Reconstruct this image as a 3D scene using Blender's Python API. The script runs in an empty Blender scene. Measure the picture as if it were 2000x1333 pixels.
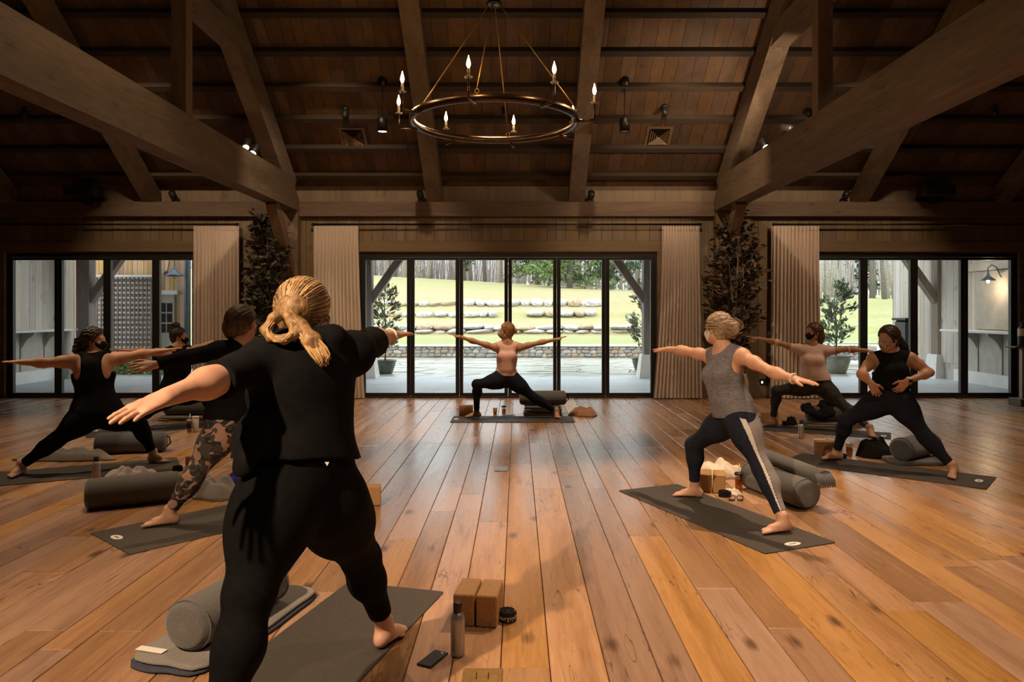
import bpy, bmesh, math, random
import numpy as np
from mathutils import Vector, Matrix
random.seed(7); np.random.seed(7)
SC = bpy.context.scene
COL = SC.collection
# ---------------------------------------------------------------- camera, world, sun, exposure
FPX, EYE, CX, HY = 1450.0, 1.52, 1010.0, 608.0
cam_d = bpy.data.cameras.new('camera'); cam = bpy.data.objects.new('camera', cam_d); COL.objects.link(cam)
cam_d.sensor_width = 36.0; cam_d.lens = 36.0*FPX/2000.0
cam_d.shift_x = -(CX-1000.0)/2000.0; cam_d.shift_y = -(666.5-HY)/2000.0
cam_d.clip_start = 0.05; cam_d.clip_end = 500
cam.location = (0, 0, EYE); cam.rotation_euler = (math.radians(90), 0, 0)
SC.camera = cam
SC.view_settings.view_transform = 'Standard'; SC.view_settings.look = 'None'
SC.view_settings.exposure = 0.0; SC.view_settings.gamma = 1.0; SC.view_settings.use_curve_mapping = False
W = bpy.data.worlds.new('overcast_sky'); SC.world = W; W.use_nodes = True
bg = W.node_tree.nodes['Background']; bg.inputs[0].default_value = (0.86, 0.94, 1.0, 1); bg.inputs[1].default_value = 3.6
sd = bpy.data.lights.new('sun', 'SUN'); sd.energy = 1.8; sd.angle = math.radians(25); sd.color = (1.0, 0.95, 0.86)
so = bpy.data.objects.new('sun', sd); COL.objects.link(so); so.rotation_euler = (math.radians(38), math.radians(-22), 0)
def spot_lamp(name, loc, target, power, color, size, blend=0.5, radius=0.05):
    ld = bpy.data.lights.new(name, 'SPOT'); ld.energy = power; ld.color = color
    ld.spot_size = math.radians(size); ld.spot_blend = blend; ld.shadow_soft_size = radius
    o = bpy.data.objects.new(name, ld); COL.objects.link(o); o.location = loc
    d = Vector(target)-Vector(loc); o.rotation_euler = d.to_track_quat('-Z', 'Y').to_euler()
    return o
# ---------------------------------------------------------------- pixel / world
def at(px, py, D):
    return np.array([(px-CX)/FPX*D, D, EYE-(py-HY)/FPX*D])
def fl(px, py, z=0.0):
    D = FPX*(EYE-z)/(py-HY)
    return np.array([(px-CX)/FPX*D, D, z])
# ---------------------------------------------------------------- node helpers
def mat(name):
    m = bpy.data.materials.new(name); m.use_nodes = True
    nt = m.node_tree; b = nt.nodes['Principled BSDF']
    return m, nt, b
def nd(nt, typ, **kw):
    n = nt.nodes.new(typ)
    for k, v in kw.items():
        if k == 'op': n.operation = v
        elif k == 'blend': n.blend_type = v
        elif k == 'dt': n.data_type = v
        else: setattr(n, k, v)
    return n
def math_n(nt, op, a, b=None):
    n = nt.nodes.new('ShaderNodeMath'); n.operation = op
    for i, v in enumerate((a, b)):
        if v is None: continue
        if isinstance(v, (int, float)): n.inputs[i].default_value = v
        else: nt.links.new(v, n.inputs[i])
    return n.outputs[0]
def mix_c(nt, fac, a, b, blend='MIX'):
    n = nt.nodes.new('ShaderNodeMix'); n.data_type = 'RGBA'; n.blend_type = blend
    for i, v in ((0, fac), (6, a), (7, b)):
        if isinstance(v, (int, float)): n.inputs[i].default_value = v
        elif isinstance(v, tuple): n.inputs[i].default_value = v if len(v) == 4 else v+(1,)
        else: nt.links.new(v, n.inputs[i])
    return n.outputs[2]
def ramp(nt, fac, stops):
    n = nt.nodes.new('ShaderNodeValToRGB'); e = n.color_ramp.elements
    while len(e) < len(stops): e.new(0.5)
    for i, (p, c) in enumerate(stops):
        e[i].position = p; e[i].color = c if len(c) == 4 else tuple(c)+(1,)
    nt.links.new(fac, n.inputs[0]); return n.outputs[0]
def noise(nt, vec, scale, detail=4, rough=0.55, dist=0.0):
    n = nt.nodes.new('ShaderNodeTexNoise'); n.inputs['Scale'].default_value = scale
    n.inputs['Detail'].default_value = detail; n.inputs['Roughness'].default_value = rough; n.inputs['Distortion'].default_value = dist
    if vec is not None: nt.links.new(vec, n.inputs['Vector'])
    return n.outputs['Fac']
def mapping(nt, vec, scale=(1, 1, 1), loc=(0, 0, 0)):
    n = nt.nodes.new('ShaderNodeMapping'); n.inputs['Scale'].default_value = scale; n.inputs['Location'].default_value = loc
    nt.links.new(vec, n.inputs['Vector']); return n.outputs[0]
def objco(nt):
    return nt.nodes.new('ShaderNodeTexCoord').outputs['Object']
def bump(nt, b, h, strength=0.3, dist=0.01):
    n = nt.nodes.new('ShaderNodeBump'); n.inputs['Strength'].default_value = strength; n.inputs['Distance'].default_value = dist
    nt.links.new(h, n.inputs['Height']); nt.links.new(n.outputs[0], b.inputs['Normal'])
def rnd_val(nt):
    a = nt.nodes.new('ShaderNodeAttribute'); a.attribute_name = 'rnd'
    o = nt.nodes.new('ShaderNodeObjectInfo')
    return math_n(nt, 'FRACT', math_n(nt, 'ADD', a.outputs['Fac'], o.outputs['Random']))
def plain(name, col, rough=0.6, metal=0.0, var=0.12, scale=30, bmp=0.0, spec=0.5, bscale=None, sheen=0.0):
    m, nt, b = mat(name)
    co = objco(nt)
    n = noise(nt, co, scale, 3)
    lo = tuple(c*(1-var) for c in col); hi = tuple(min(1, c*(1+var)) for c in col)
    nt.links.new(ramp(nt, n, [(0.3, lo), (0.7, hi)]), b.inputs['Base Color'])
    b.inputs['Roughness'].default_value = rough; b.inputs['Metallic'].default_value = metal
    b.inputs['Specular IOR Level'].default_value = spec
    if sheen: b.inputs['Sheen Weight'].default_value = sheen; b.inputs['Sheen Roughness'].default_value = 0.5
    if bmp: bump(nt, b, noise(nt, co, bscale or scale*2, 4), bmp, 0.01)
    return m
def wood(name, dark, mid, light, axis=1, scale=6.0, rough=0.5, stretch=0.09, crack=0.6, knots=0.5, bmp=0.25, hue_var=0.35, spec=0.5, red=None):
    m, nt, b = mat(name)
    co = objco(nt); r = rnd_val(nt)
    cm = nt.nodes.new('ShaderNodeCombineXYZ')
    for i in range(3): nt.links.new(math_n(nt, 'MULTIPLY', r, 37.0+11*i), cm.inputs[i])
    va = nt.nodes.new('ShaderNodeVectorMath'); va.operation = 'ADD'
    nt.links.new(co, va.inputs[0]); nt.links.new(cm.outputs[0], va.inputs[1])
    s = [1.0, 1.0, 1.0]; s[axis] = stretch
    v = mapping(nt, va.outputs[0], tuple(s))
    g1 = noise(nt, v, scale, 6, 0.65, 0.6)
    g2 = noise(nt, v, scale*9, 4, 0.7)
    base = ramp(nt, g1, [(0.28, dark), (0.5, mid), (0.72, light)])
    base = mix_c(nt, 0.35, base, ramp(nt, g2, [(0.3, dark), (0.7, light)]))
    hs = nt.nodes.new('ShaderNodeHueSaturation')
    nt.links.new(base, hs.inputs['Color'])
    nt.links.new(math_n(nt, 'ADD', math_n(nt, 'MULTIPLY', r, 2*hue_var), 1-hue_var), hs.inputs['Value'])
    r2 = math_n(nt, 'FRACT', math_n(nt, 'MULTIPLY', r, 7.31))
    nt.links.new(math_n(nt, 'ADD', math_n(nt, 'MULTIPLY', r2, 0.4), 0.78), hs.inputs['Saturation'])
    nt.links.new(math_n(nt, 'ADD', math_n(nt, 'MULTIPLY', r2, 0.018), 0.492), hs.inputs['Hue'])
    c = hs.outputs[0]
    if crack:
        s2 = [1.0, 1.0, 1.0]; s2[axis] = 0.12
        cn = noise(nt, mapping(nt, va.outputs[0], tuple(s2), (3, 5, 7)), scale*2.2, 3, 0.5, 1.2)
        ck = ramp(nt, math_n(nt, 'ABSOLUTE', math_n(nt, 'SUBTRACT', cn, 0.5)), [(0.0, (1, 1, 1)), (0.012, (0, 0, 0))])
        gate = ramp(nt, noise(nt, va.outputs[0], 1.3, 2), [(0.52, (0, 0, 0)), (0.62, (1, 1, 1))])
        c = mix_c(nt, math_n(nt, 'MULTIPLY', math_n(nt, 'MULTIPLY', ck, gate), crack), c, tuple(x*0.18 for x in dark))
    if knots:
        s3 = [1.0, 1.0, 1.0]; s3[axis] = 0.45
        vo = nt.nodes.new('ShaderNodeTexVoronoi'); vo.inputs['Scale'].default_value = 3.2
        nt.links.new(mapping(nt, va.outputs[0], tuple(s3)), vo.inputs['Vector'])
        kd = math_n(nt, 'ADD', vo.outputs['Distance'], math_n(nt, 'MULTIPLY', math_n(nt, 'SUBTRACT', g2, 0.5), 0.12))
        kn = ramp(nt, kd, [(0.05, (1, 1, 1)), (0.14, (0, 0, 0))])
        c = mix_c(nt, math_n(nt, 'MULTIPLY', kn, knots), c, tuple(x*0.3 for x in dark))
    nt.links.new(c, b.inputs['Base Color'])
    nt.links.new(math_n(nt, 'ADD', math_n(nt, 'MULTIPLY', g1, 0.25), rough-0.12), b.inputs['Roughness'])
    b.inputs['Specular IOR Level'].default_value = spec
    bump(nt, b, g1, bmp, 0.004)
    return m
# ---------------------------------------------------------------- materials
M = {}
M['floor'] = wood('floor_oak', (0.19, 0.092, 0.042), (0.37, 0.195, 0.095), (0.47, 0.275, 0.15), 1, 5.0, 0.27, 0.07, 0.85, 0.8, 0.11, 0.24)
M['subfloor'] = plain('subfloor', (0.03, 0.018, 0.01), 0.9)
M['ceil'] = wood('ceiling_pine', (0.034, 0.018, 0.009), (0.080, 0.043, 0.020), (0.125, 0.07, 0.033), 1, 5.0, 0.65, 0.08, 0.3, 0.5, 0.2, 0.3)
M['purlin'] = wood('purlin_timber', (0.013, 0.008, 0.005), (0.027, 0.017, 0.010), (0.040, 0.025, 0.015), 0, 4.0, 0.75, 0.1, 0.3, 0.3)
M['beam'] = wood('sawn_timber', (0.062, 0.042, 0.028), (0.13, 0.094, 0.066), (0.20, 0.148, 0.105), 1, 4.0, 0.75, 0.1, 0.8, 0.4, 0.4, 0.1)
M['beamz'] = wood('post_timber', (0.07, 0.042, 0.025), (0.14, 0.09, 0.055), (0.2, 0.135, 0.085), 2, 4.0, 0.75, 0.1, 0.6, 0.4, 0.4, 0.1)
M['beamx'] = wood('plate_timber', (0.07, 0.042, 0.025), (0.14, 0.09, 0.055), (0.2, 0.135, 0.085), 0, 4.0, 0.75, 0.1, 0.6, 0.4, 0.4, 0.1)
M['wallb'] = wood('wall_board_oak', (0.085, 0.058, 0.034), (0.16, 0.112, 0.066), (0.22, 0.155, 0.092), 2, 5.0, 0.65, 0.07, 0.3, 0.4, 0.2, 0.14)
M['trimx'] = wood('trim_oak', (0.085, 0.055, 0.032), (0.155, 0.105, 0.062), (0.21, 0.145, 0.088), 0, 5.0, 0.6, 0.07, 0.2, 0.3, 0.2, 0.1)
M['frame'] = plain('bronze_frame', (0.022, 0.020, 0.019), 0.38, 0.3, 0.1)
M['black'] = plain('black_metal', (0.012, 0.011, 0.010), 0.4, 0.5, 0.1)
M['blackp'] = plain('black_plastic', (0.012, 0.012, 0.013), 0.45)
M['curtain'] = plain('linen_curtain', (0.56, 0.47, 0.40), 0.9, 0, 0.06, 90, 0.15, 0.2, 300)
M['mat'] = plain('rubber_mat', (0.058, 0.050, 0.043), 0.75, 0, 0.12, 60, 0.25, 0.3, 400)
M['white'] = plain('white_print', (0.72, 0.69, 0.64), 0.6, 0, 0.04)
M['cork'] = plain('cork', (0.42, 0.235, 0.105), 0.8, 0, 0.3, 160, 0.2, 0.3, 200)
M['bolster'] = plain('grey_felt', (0.112, 0.108, 0.104), 0.95, 0, 0.16, 120, 0.3, 0.1, 500, 0.3)
M['bolster2'] = plain('blue_grey_felt', (0.10, 0.105, 0.12), 0.95, 0, 0.16, 120, 0.3, 0.1, 500, 0.3)
M['blanket'] = plain('grey_blanket', (0.205, 0.19, 0.175), 0.95, 0, 0.16, 100, 0.35, 0.1, 400, 0.3)
M['trimblue'] = plain('slate_blanket_trim', (0.055, 0.06, 0.085), 0.95, 0, 0.2, 100, 0.35, 0.1, 400)
M['towelbrown'] = plain('brown_fleece', (0.36, 0.20, 0.115), 0.95, 0, 0.12, 80, 0.35, 0.1, 300, 0.4)
M['towellilac'] = plain('lilac_grey_towel', (0.36, 0.31, 0.31), 0.95, 0, 0.1, 80, 0.35, 0.1, 300, 0.3)
M['whitecloth'] = plain('white_cotton', (0.72, 0.62, 0.52), 0.9, 0, 0.06, 60, 0.3, 0.2, 200)
M['blackcloth'] = plain('black_cotton', (0.012, 0.011, 0.012), 0.9, 0, 0.25, 60, 0.3, 0.15, 200)
M['charcoal'] = plain('charcoal_webbing', (0.035, 0.033, 0.033), 0.8, 0, 0.2, 60, 0.3, 0.15, 200)
M['bluecloth'] = plain('royal_blue_knit', (0.03, 0.03, 0.22), 0.85, 0, 0.25, 60, 0.3, 0.15, 200)
M['steel'] = plain('brushed_steel', (0.42, 0.41, 0.40), 0.38, 0.65, 0.06, 40)
M['brass'] = plain('aged_brass', (0.33, 0.2, 0.075), 0.45, 0.7, 0.2, 30)
M['bronze'] = plain('dark_bronze', (0.10, 0.06, 0.035), 0.3, 0.9, 0.2, 30)
M['wicker'] = plain('straw_basket', (0.42, 0.30, 0.17), 0.8, 0, 0.3, 120, 0.5, 0.2, 150)
M['stone'] = plain('pale_boulder', (0.44, 0.415, 0.39), 0.9, 0, 0.35, 3.0, 0.5, 0.2, 8)
M['stone2'] = plain('tan_boulder', (0.38, 0.29, 0.20), 0.9, 0, 0.35, 3.0, 0.5, 0.2, 8)
M['stone3'] = plain('grey_rubble', (0.30, 0.28, 0.26), 0.9, 0, 0.4, 4.0, 0.5, 0.2, 8)
M['mortar'] = plain('mortar', (0.33, 0.30, 0.27), 0.95, 0, 0.2, 6)
M['flag'] = plain('wet_flagstone', (0.36, 0.345, 0.29), 0.30, 0, 0.4, 2.5, 0.15, 0.5, 6)
M['concrete'] = plain('grey_porch_concrete', (0.40, 0.42, 0.45), 0.5, 0, 0.12, 1.5)
M['bark'] = plain('grey_bark', (0.17, 0.145, 0.125), 0.95, 0, 0.3, 8)
M['barkpale'] = plain('pale_bark', (0.36, 0.32, 0.285), 0.95, 0, 0.25, 8)
M['thicket'] = plain('bare_twigs', (0.20, 0.165, 0.15), 0.95, 0, 0.55, 0.6)
M['ridge'] = plain('hazy_wood', (0.26, 0.245, 0.24), 0.95, 0, 0.3, 0.4)  # distance haze is put into the grey base colour
M['pine'] = plain('pine_needles', (0.11, 0.16, 0.045), 0.8, 0, 0.5, 1.2)
M['ever'] = plain('dark_evergreen', (0.045, 0.075, 0.035), 0.8, 0, 0.5, 1.2)
M['magn'] = plain('magnolia_leaf', (0.20, 0.19, 0.075), 0.4, 0, 0.5, 12)
M['magn2'] = plain('pale_magnolia_leaf', (0.24, 0.29, 0.21), 0.35, 0, 0.5, 12)
M['dryleaf'] = plain('dark_indoor_leaf', (0.040, 0.033, 0.018), 0.6, 0, 0.5, 8)
M['dryleaf2'] = plain('rusty_dry_leaf', (0.11, 0.055, 0.026), 0.6, 0, 0.5, 8)
M['glaze'] = plain('olive_glazed_pot', (0.085, 0.095, 0.075), 0.35, 0, 0.25, 6)
M['glaze2'] = plain('pale_glazed_pot', (0.26, 0.26, 0.22), 0.4, 0, 0.25, 6)
M['soil'] = plain('soil', (0.05, 0.035, 0.025), 0.95)
M['shrub'] = plain('groundcover_leaf', (0.16, 0.24, 0.06), 0.7, 0, 0.5, 5)
M['greyboard'] = wood('weathered_board', (0.34, 0.28, 0.225), (0.55, 0.475, 0.40), (0.70, 0.62, 0.54), 2, 3.0, 0.8, 0.06, 0.5, 0.5, 0.2, 0.16)
M['orangeboard'] = wood('cedar_board', (0.36, 0.20, 0.09), (0.55, 0.33, 0.16), (0.68, 0.46, 0.26), 2, 3.0, 0.8, 0.06, 0.3, 0.4, 0.2, 0.22)
M['lattice'] = plain('lattice_batten', (0.24, 0.165, 0.125), 0.8, 0, 0.2, 5)
M['panel'] = plain('taupe_painted_panel', (0.40, 0.36, 0.30), 0.7, 0, 0.1, 5)
M['ledge'] = plain('pale_stone_ledge', (0.62, 0.60, 0.57), 0.5, 0, 0.08, 5)
M['porch'] = wood('porch_timber', (0.10, 0.075, 0.06), (0.20, 0.155, 0.125), (0.27, 0.21, 0.17), 2, 4.0, 0.8, 0.1, 0.5, 0.4, 0.3, 0.1)
M['zinc'] = plain('blue_grey_zinc', (0.11, 0.125, 0.16), 0.5, 0.5, 0.15, 10)
M['cream'] = plain('cream_sleeve', (0.62, 0.52, 0.36), 0.6)
M['smoke'] = plain('dark_speaker_cloth', (0.008, 0.008, 0.008), 0.9)
def emis(name, col, st):
    m, nt, b = mat(name)
    b.inputs['Base Color'].default_value = col+(1,)
    b.inputs['Emission Color'].default_value = col+(1,); b.inputs['Emission Strength'].default_value = st
    return m
M['flame'] = emis('warm_filament', (1.0, 0.60, 0.26), 26.0)
M['lens'] = emis('warm_lamp_lens', (1.0, 0.72, 0.45), 14.0)
def glass_mat(name, tint, gloss=0.12, rough=0.0):
    m = bpy.data.materials.new(name); m.use_nodes = True; nt = m.node_tree
    nt.nodes.clear(); out = nt.nodes.new('ShaderNodeOutputMaterial')
    t = nt.nodes.new('ShaderNodeBsdfTransparent'); t.inputs[0].default_value = tint+(1,)
    g = nt.nodes.new('ShaderNodeBsdfGlossy'); g.inputs['Roughness'].default_value = rough
    fr = nt.nodes.new('ShaderNodeFresnel'); fr.inputs['IOR'].default_value = 1.45
    mx = nt.nodes.new('ShaderNodeMixShader')
    ge = nt.nodes.new('ShaderNodeNewGeometry'); nt.links.new(math_n(nt, 'MULTIPLY', math_n(nt, 'ADD', fr.outputs[0], gloss-0.04), math_n(nt, 'SUBTRACT', 1.0, ge.outputs['Backfacing'])), mx.inputs[0]); nt.links.new(t.outputs[0], mx.inputs[1]); nt.links.new(g.outputs[0], mx.inputs[2])
    nt.links.new(mx.outputs[0], out.inputs[0]); return m
M['glass'] = glass_mat('door_glass', (0.95, 0.97, 0.96), 0.04)
M['jar'] = glass_mat('jar_glass', (0.88, 0.86, 0.8), 0.12)
M['tea'] = glass_mat('iced_tea', (0.75, 0.42, 0.16), 0.05)
def grass_mat():
    m, nt, b = mat('winter_grass')
    co = objco(nt)
    n1 = noise(nt, mapping(nt, co, (0.5, 1.0, 1.0)), 0.16, 5, 0.6); n2 = noise(nt, mapping(nt, co, (0.7, 2.0, 1)), 2.6, 4, 0.7)
    c = ramp(nt, n1, [(0.36, (0.33, 0.25, 0.145)), (0.52, (0.305, 0.245, 0.115)), (0.66, (0.25, 0.26, 0.085))])
    a = nt.nodes.new('ShaderNodeAttribute'); a.attribute_name = 'green'
    c = mix_c(nt, a.outputs['Fac'], c, (0.19, 0.25, 0.065))
    c = mix_c(nt, 0.35, c, ramp(nt, n2, [(0.3, (0.20, 0.16, 0.06)), (0.7, (0.42, 0.38, 0.20))]))
    nt.links.new(c, b.inputs['Base Color']); b.inputs['Roughness'].default_value = 0.95
    bump(nt, b, n2, 0.5, 0.05)
    return m
M['grass'] = grass_mat()
# ---------------------------------------------------------------- mesh helpers
class MB:
    def __init__(self): self.v = []; self.f = []; self.mi = []; self.sm = []; self.rn = []; self.n = 0
    def add(self, verts, faces, mi=0, smooth=False, rnd=0.0):
        verts = np.asarray(verts, float); self.v.append(verts)
        for f in faces: self.f.append(tuple(int(i)+self.n for i in f))
        self.mi += [mi]*len(faces); self.sm += [smooth]*len(faces); self.rn += [rnd]*len(faces)
        self.n += len(verts); return self
    def box(self, lo, hi, mi=0, rnd=0.0):
        x0, y0, z0 = lo; x1, y1, z1 = hi
        v = [(x0,y0,z0),(x1,y0,z0),(x1,y1,z0),(x0,y1,z0),(x0,y0,z1),(x1,y0,z1),(x1,y1,z1),(x0,y1,z1)]
        return self.add(v, [(0,3,2,1),(4,5,6,7),(0,1,5,4),(1,2,6,5),(2,3,7,6),(3,0,4,7)], mi, False, rnd)
    def cbox(self, lo, hi, c=0.01, mi=0, smooth=False, rnd=0.0):
        # box with all edges chamfered by c
        lo = np.array(lo, float); hi = np.array(hi, float); v = []; 
        for sx in (0, 1):
            for sy in (0, 1):
                for sz in (0, 1):
                    p = [hi[0] if sx else lo[0], hi[1] if sy else lo[1], hi[2] if sz else lo[2]]
                    s = [-1 if q else 1 for q in (sx, sy, sz)]
                    for a in range(3):
                        w = list(p)
                        for bb in range(3):
                            if bb != a: w[bb] += s[bb]*c
                        v.append(w)
        idx = lambda sx, sy, sz, a: ((sx*2+sy)*2+sz)*3+a
        f = []
        for a in range(3):
            b1, b2 = [(1, 2), (2, 0), (0, 1)][a]
            for s in (0, 1):
                q = []
                for (u, w) in ((0, 0), (1, 0), (1, 1), (0, 1)):
                    t = [0, 0, 0]; t[a] = s; t[b1] = u; t[b2] = w; q.append(idx(*t, a))
                f.append(q if s else q[::-1])
            # edges parallel to axis a
            for u in (0, 1):
                for w in (0, 1):
                    t0 = [0, 0, 0]; t1 = [0, 0, 0]; t0[b1] = t1[b1] = u; t0[b2] = t1[b2] = w; t1[a] = 1
                    q = [idx(*t0, b1), idx(*t1, b1), idx(*t1, b2), idx(*t0, b2)]
                    f.append(q if (u ^ w) else q[::-1])
        for sx in (0, 1):
            for sy in (0, 1):
                for sz in (0, 1):
                    q = [idx(sx, sy, sz, 0), idx(sx, sy, sz, 1), idx(sx, sy, sz, 2)]
                    f.append(q if (sx+sy+sz) % 2 else q[::-1])
        return self.add(v, f, mi, smooth, rnd)
    def beam(self, a, b, w, h, up=(0, 0, 1), mi=0, rnd=0.0):
        a = np.array(a, float); b = np.array(b, float); d = b-a; L = np.linalg.norm(d); d /= L
        s = np.cross(d, up); s /= np.linalg.norm(s); u = np.cross(s, d)
        v = [p+s*sx*w/2+u*sz*h/2 for p in (a, b) for sx, sz in ((-1,-1),(1,-1),(1,1),(-1,1))]
        return self.add(v, [(0,1,2,3),(7,6,5,4),(0,4,5,1),(1,5,6,2),(2,6,7,3),(3,7,4,0)], mi, False, rnd)
    def tube(self, pts, radii, n=8, mi=0, smooth=True, cap=True, sq=None, rnd=0.0):
        pts = [np.array(p, float) for p in pts]; k = len(pts)
        if isinstance(radii, (int, float)): radii = [radii]*k
        v = []; prev = None
        for i, p in enumerate(pts):
            d = pts[min(i+1, k-1)]-pts[max(i-1, 0)]; d = d/(np.linalg.norm(d)+1e-9)
            if prev is None:
                ref = np.array((0, 0, 1.0)) if abs(d[2]) < 0.9 else np.array((1.0, 0, 0))
                s = np.cross(d, ref)
            else: s = prev-d*np.dot(prev, d)
            s = s/(np.linalg.norm(s)+1e-9); prev = s; u = np.cross(s, d)
            q = sq if sq else 1.0
            for j in range(n):
                t = 2*math.pi*j/n; v.append(p+radii[i]*(s*math.cos(t)+u*math.sin(t)*q))
        f = [(i*n+j, i*n+(j+1) % n, (i+1)*n+(j+1) % n, (i+1)*n+j) for i in range(k-1) for j in range(n)]
        if cap: f += [tuple(range(n))[::-1], tuple((k-1)*n+j for j in range(n))]
        f = [q[::-1] for q in f]
        return self.add(v, f, mi, smooth, rnd)
    def lathe(self, prof, c=(0, 0, 0), n=24, mi=0, smooth=True):
        v = []; c = np.array(c, float)
        for r, z in prof:
            for j in range(n):
                t = 2*math.pi*j/n; v.append(c+np.array((r*math.cos(t), r*math.sin(t), z)))
        k = len(prof)
        f = [(i*n+j, i*n+(j+1) % n, (i+1)*n+(j+1) % n, (i+1)*n+j) for i in range(k-1) for j in range(n)]
        f += [tuple(range(n))[::-1], tuple((k-1)*n+j for j in range(n))]
        return self.add(v, f, mi, smooth)
    def grid(self, P, mi=0, smooth=True, rnd=0.0, flip=False):
        P = np.asarray(P, float); a, b = P.shape[:2]
        f = [(i*b+j, (i+1)*b+j, (i+1)*b+j+1, i*b+j+1) for i in range(a-1) for j in range(b-1)]
        if flip: f = [q[::-1] for q in f]
        return self.add(P.reshape(-1, 3), f, mi, smooth, rnd)
    def build(self, name, mats, parent=None, origin=None, link=True):
        v = np.concatenate(self.v) if self.v else np.zeros((0, 3))
        if origin is not None: v = v-np.array(origin, float)
        me = bpy.data.meshes.new(name); me.from_pydata(v.tolist(), [], self.f)
        if not isinstance(mats, (list, tuple)): mats = [mats]
        for m in mats: me.materials.append(M[m] if isinstance(m, str) else m)
        me.polygons.foreach_set('material_index', self.mi); me.polygons.foreach_set('use_smooth', self.sm)
        at_ = me.attributes.new('rnd', 'FLOAT', 'FACE'); at_.data.foreach_set('value', np.array(self.rn, dtype=np.float32))
        me.update()
        o = bpy.data.objects.new(name, me)
        if origin is not None: o.location = tuple(float(x) for x in origin)
        if link: COL.objects.link(o)
        if parent is not None: par(o, parent)
        return o
def par(o, p):
    # keep world placement: parents are unrotated empties or meshes at their location
    o.parent = p
    w = Vector((0, 0, 0)); q = p
    while q is not None: w += Vector(q.location); q = q.parent
    o.location = Vector(o.location)-w
    return o
def tag(o, label, cat, group=None, kind=None):
    o['label'] = label; o['category'] = cat
    if group: o['group'] = group
    if kind: o['kind'] = kind
    return o
def struct(o, label=None):
    o['kind'] = 'structure'
    if label: o['label'] = label
    return o
def thing(name, loc, label, cat, group=None, kind=None):
    o = bpy.data.objects.new(name, None); COL.objects.link(o); o.location = tuple(float(x) for x in loc)
    o.empty_display_size = 0.1
    return tag(o, label, cat, group, kind)
def emp(name, loc=(0, 0, 0)):
    o = bpy.data.objects.new(name, None); COL.objects.link(o); o.location = tuple(float(x) for x in loc); return o
# ================================================================ the room
WY = 12.96
XL, XR, YB = -12.0, 12.0, -2.5
SL = 0.70
def roof_z(Y, base): return base+SL*(WY-Y)
RIDGE = 5.2
# ---- floor: every plank its own board
floor = emp('floor', (0, 0, 0)); struct(floor)
struct(MB().box((XL, YB, -0.08), (XR, WY+0.1, -0.028), 0).build('subfloor', 'subfloor', floor))
planks = []
rs = random.Random(3); x = XL
PW = [0.19, 0.24, 0.16, 0.21, 0.27, 0.18, 0.22]
while x < XR:
    w = rs.choice(PW); y = YB-rs.random()*3
    while y < WY+0.1:
        L = rs.uniform(1.6, 4.6); y1 = min(y+L, WY+0.1); y0 = max(y, YB)
        if y1-y0 > 0.05: planks.append((x, x+w, y0, y1, rs.random(), rs.uniform(-0.0012, 0.0012)))
        y += L
    x += w
def plank_mb(mb, p, off=(0, 0, 0)):
    x0, x1, y0, y1, r, dz = p; g = 0.002; c = 0.003
    x0 += g; x1 -= g; y0 += g; y1 -= g; z = dz
    v = [(x0,y0,-0.028),(x1,y0,-0.028),(x1,y1,-0.028),(x0,y1,-0.028),(x0,y0,z-c),(x1,y0,z-c),(x1,y1,z-c),(x0,y1,z-c),
         (x0+c,y0+c,z),(x1-c,y0+c,z),(x1-c,y1-c,z),(x0+c,y1-c,z)]
    mb.add(v, [(8,9,10,11),(4,5,9,8),(5,6,10,9),(6,7,11,10),(7,4,8,11),(0,1,5,4),(1,2,6,5),(2,3,7,6),(3,0,4,7)], 0, False, r)
def plank_score(p):
    ys = np.linspace(p[2], p[3], 12); ys = ys[ys > 1.5]
    if len(ys) == 0: return 0
    u0 = CX+FPX*p[0]/ys; vv = HY+FPX*EYE/ys; u1 = CX+FPX*p[1]/ys
    ok = (u1 > 0) & (u0 < 2000) & (vv < 1333)
    return float(np.sum((np.clip(u1, 0, 2000)-np.clip(u0, 0, 2000))[ok]*EYE*FPX/ys[ok]**2)*(p[3]-p[2])/12)
planks.sort(key=plank_score, reverse=True)
for p in planks[:300]:
    mb = MB(); plank_mb(mb, p); mb.build('floor_plank', 'floor', floor, ((p[0]+p[1])/2, (p[2]+p[3])/2, 0))
mb = MB()
for p in planks[300:]: plank_mb(mb, p)
o = mb.build('floor_planks_beyond', 'floor', floor); o['kind'] = 'stuff'
# ---- ceiling: boards up the slope, purlins, rafters
ceil = emp('ceiling', (0, 0, 0)); struct(ceil)
BZ = 3.72
x = XL; rs = random.Random(5); cb = []
while x < XR:
    w = rs.choice((0.16, 0.19, 0.22, 0.25)); cb.append((x, x+w, rs.random())); x += w
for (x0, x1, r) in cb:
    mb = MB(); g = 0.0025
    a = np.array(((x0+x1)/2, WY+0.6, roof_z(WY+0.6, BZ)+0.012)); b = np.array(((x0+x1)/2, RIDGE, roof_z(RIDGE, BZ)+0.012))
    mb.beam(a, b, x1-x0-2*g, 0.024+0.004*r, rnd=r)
    mb.build('ceiling_board', 'ceil', ceil, a)
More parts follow.
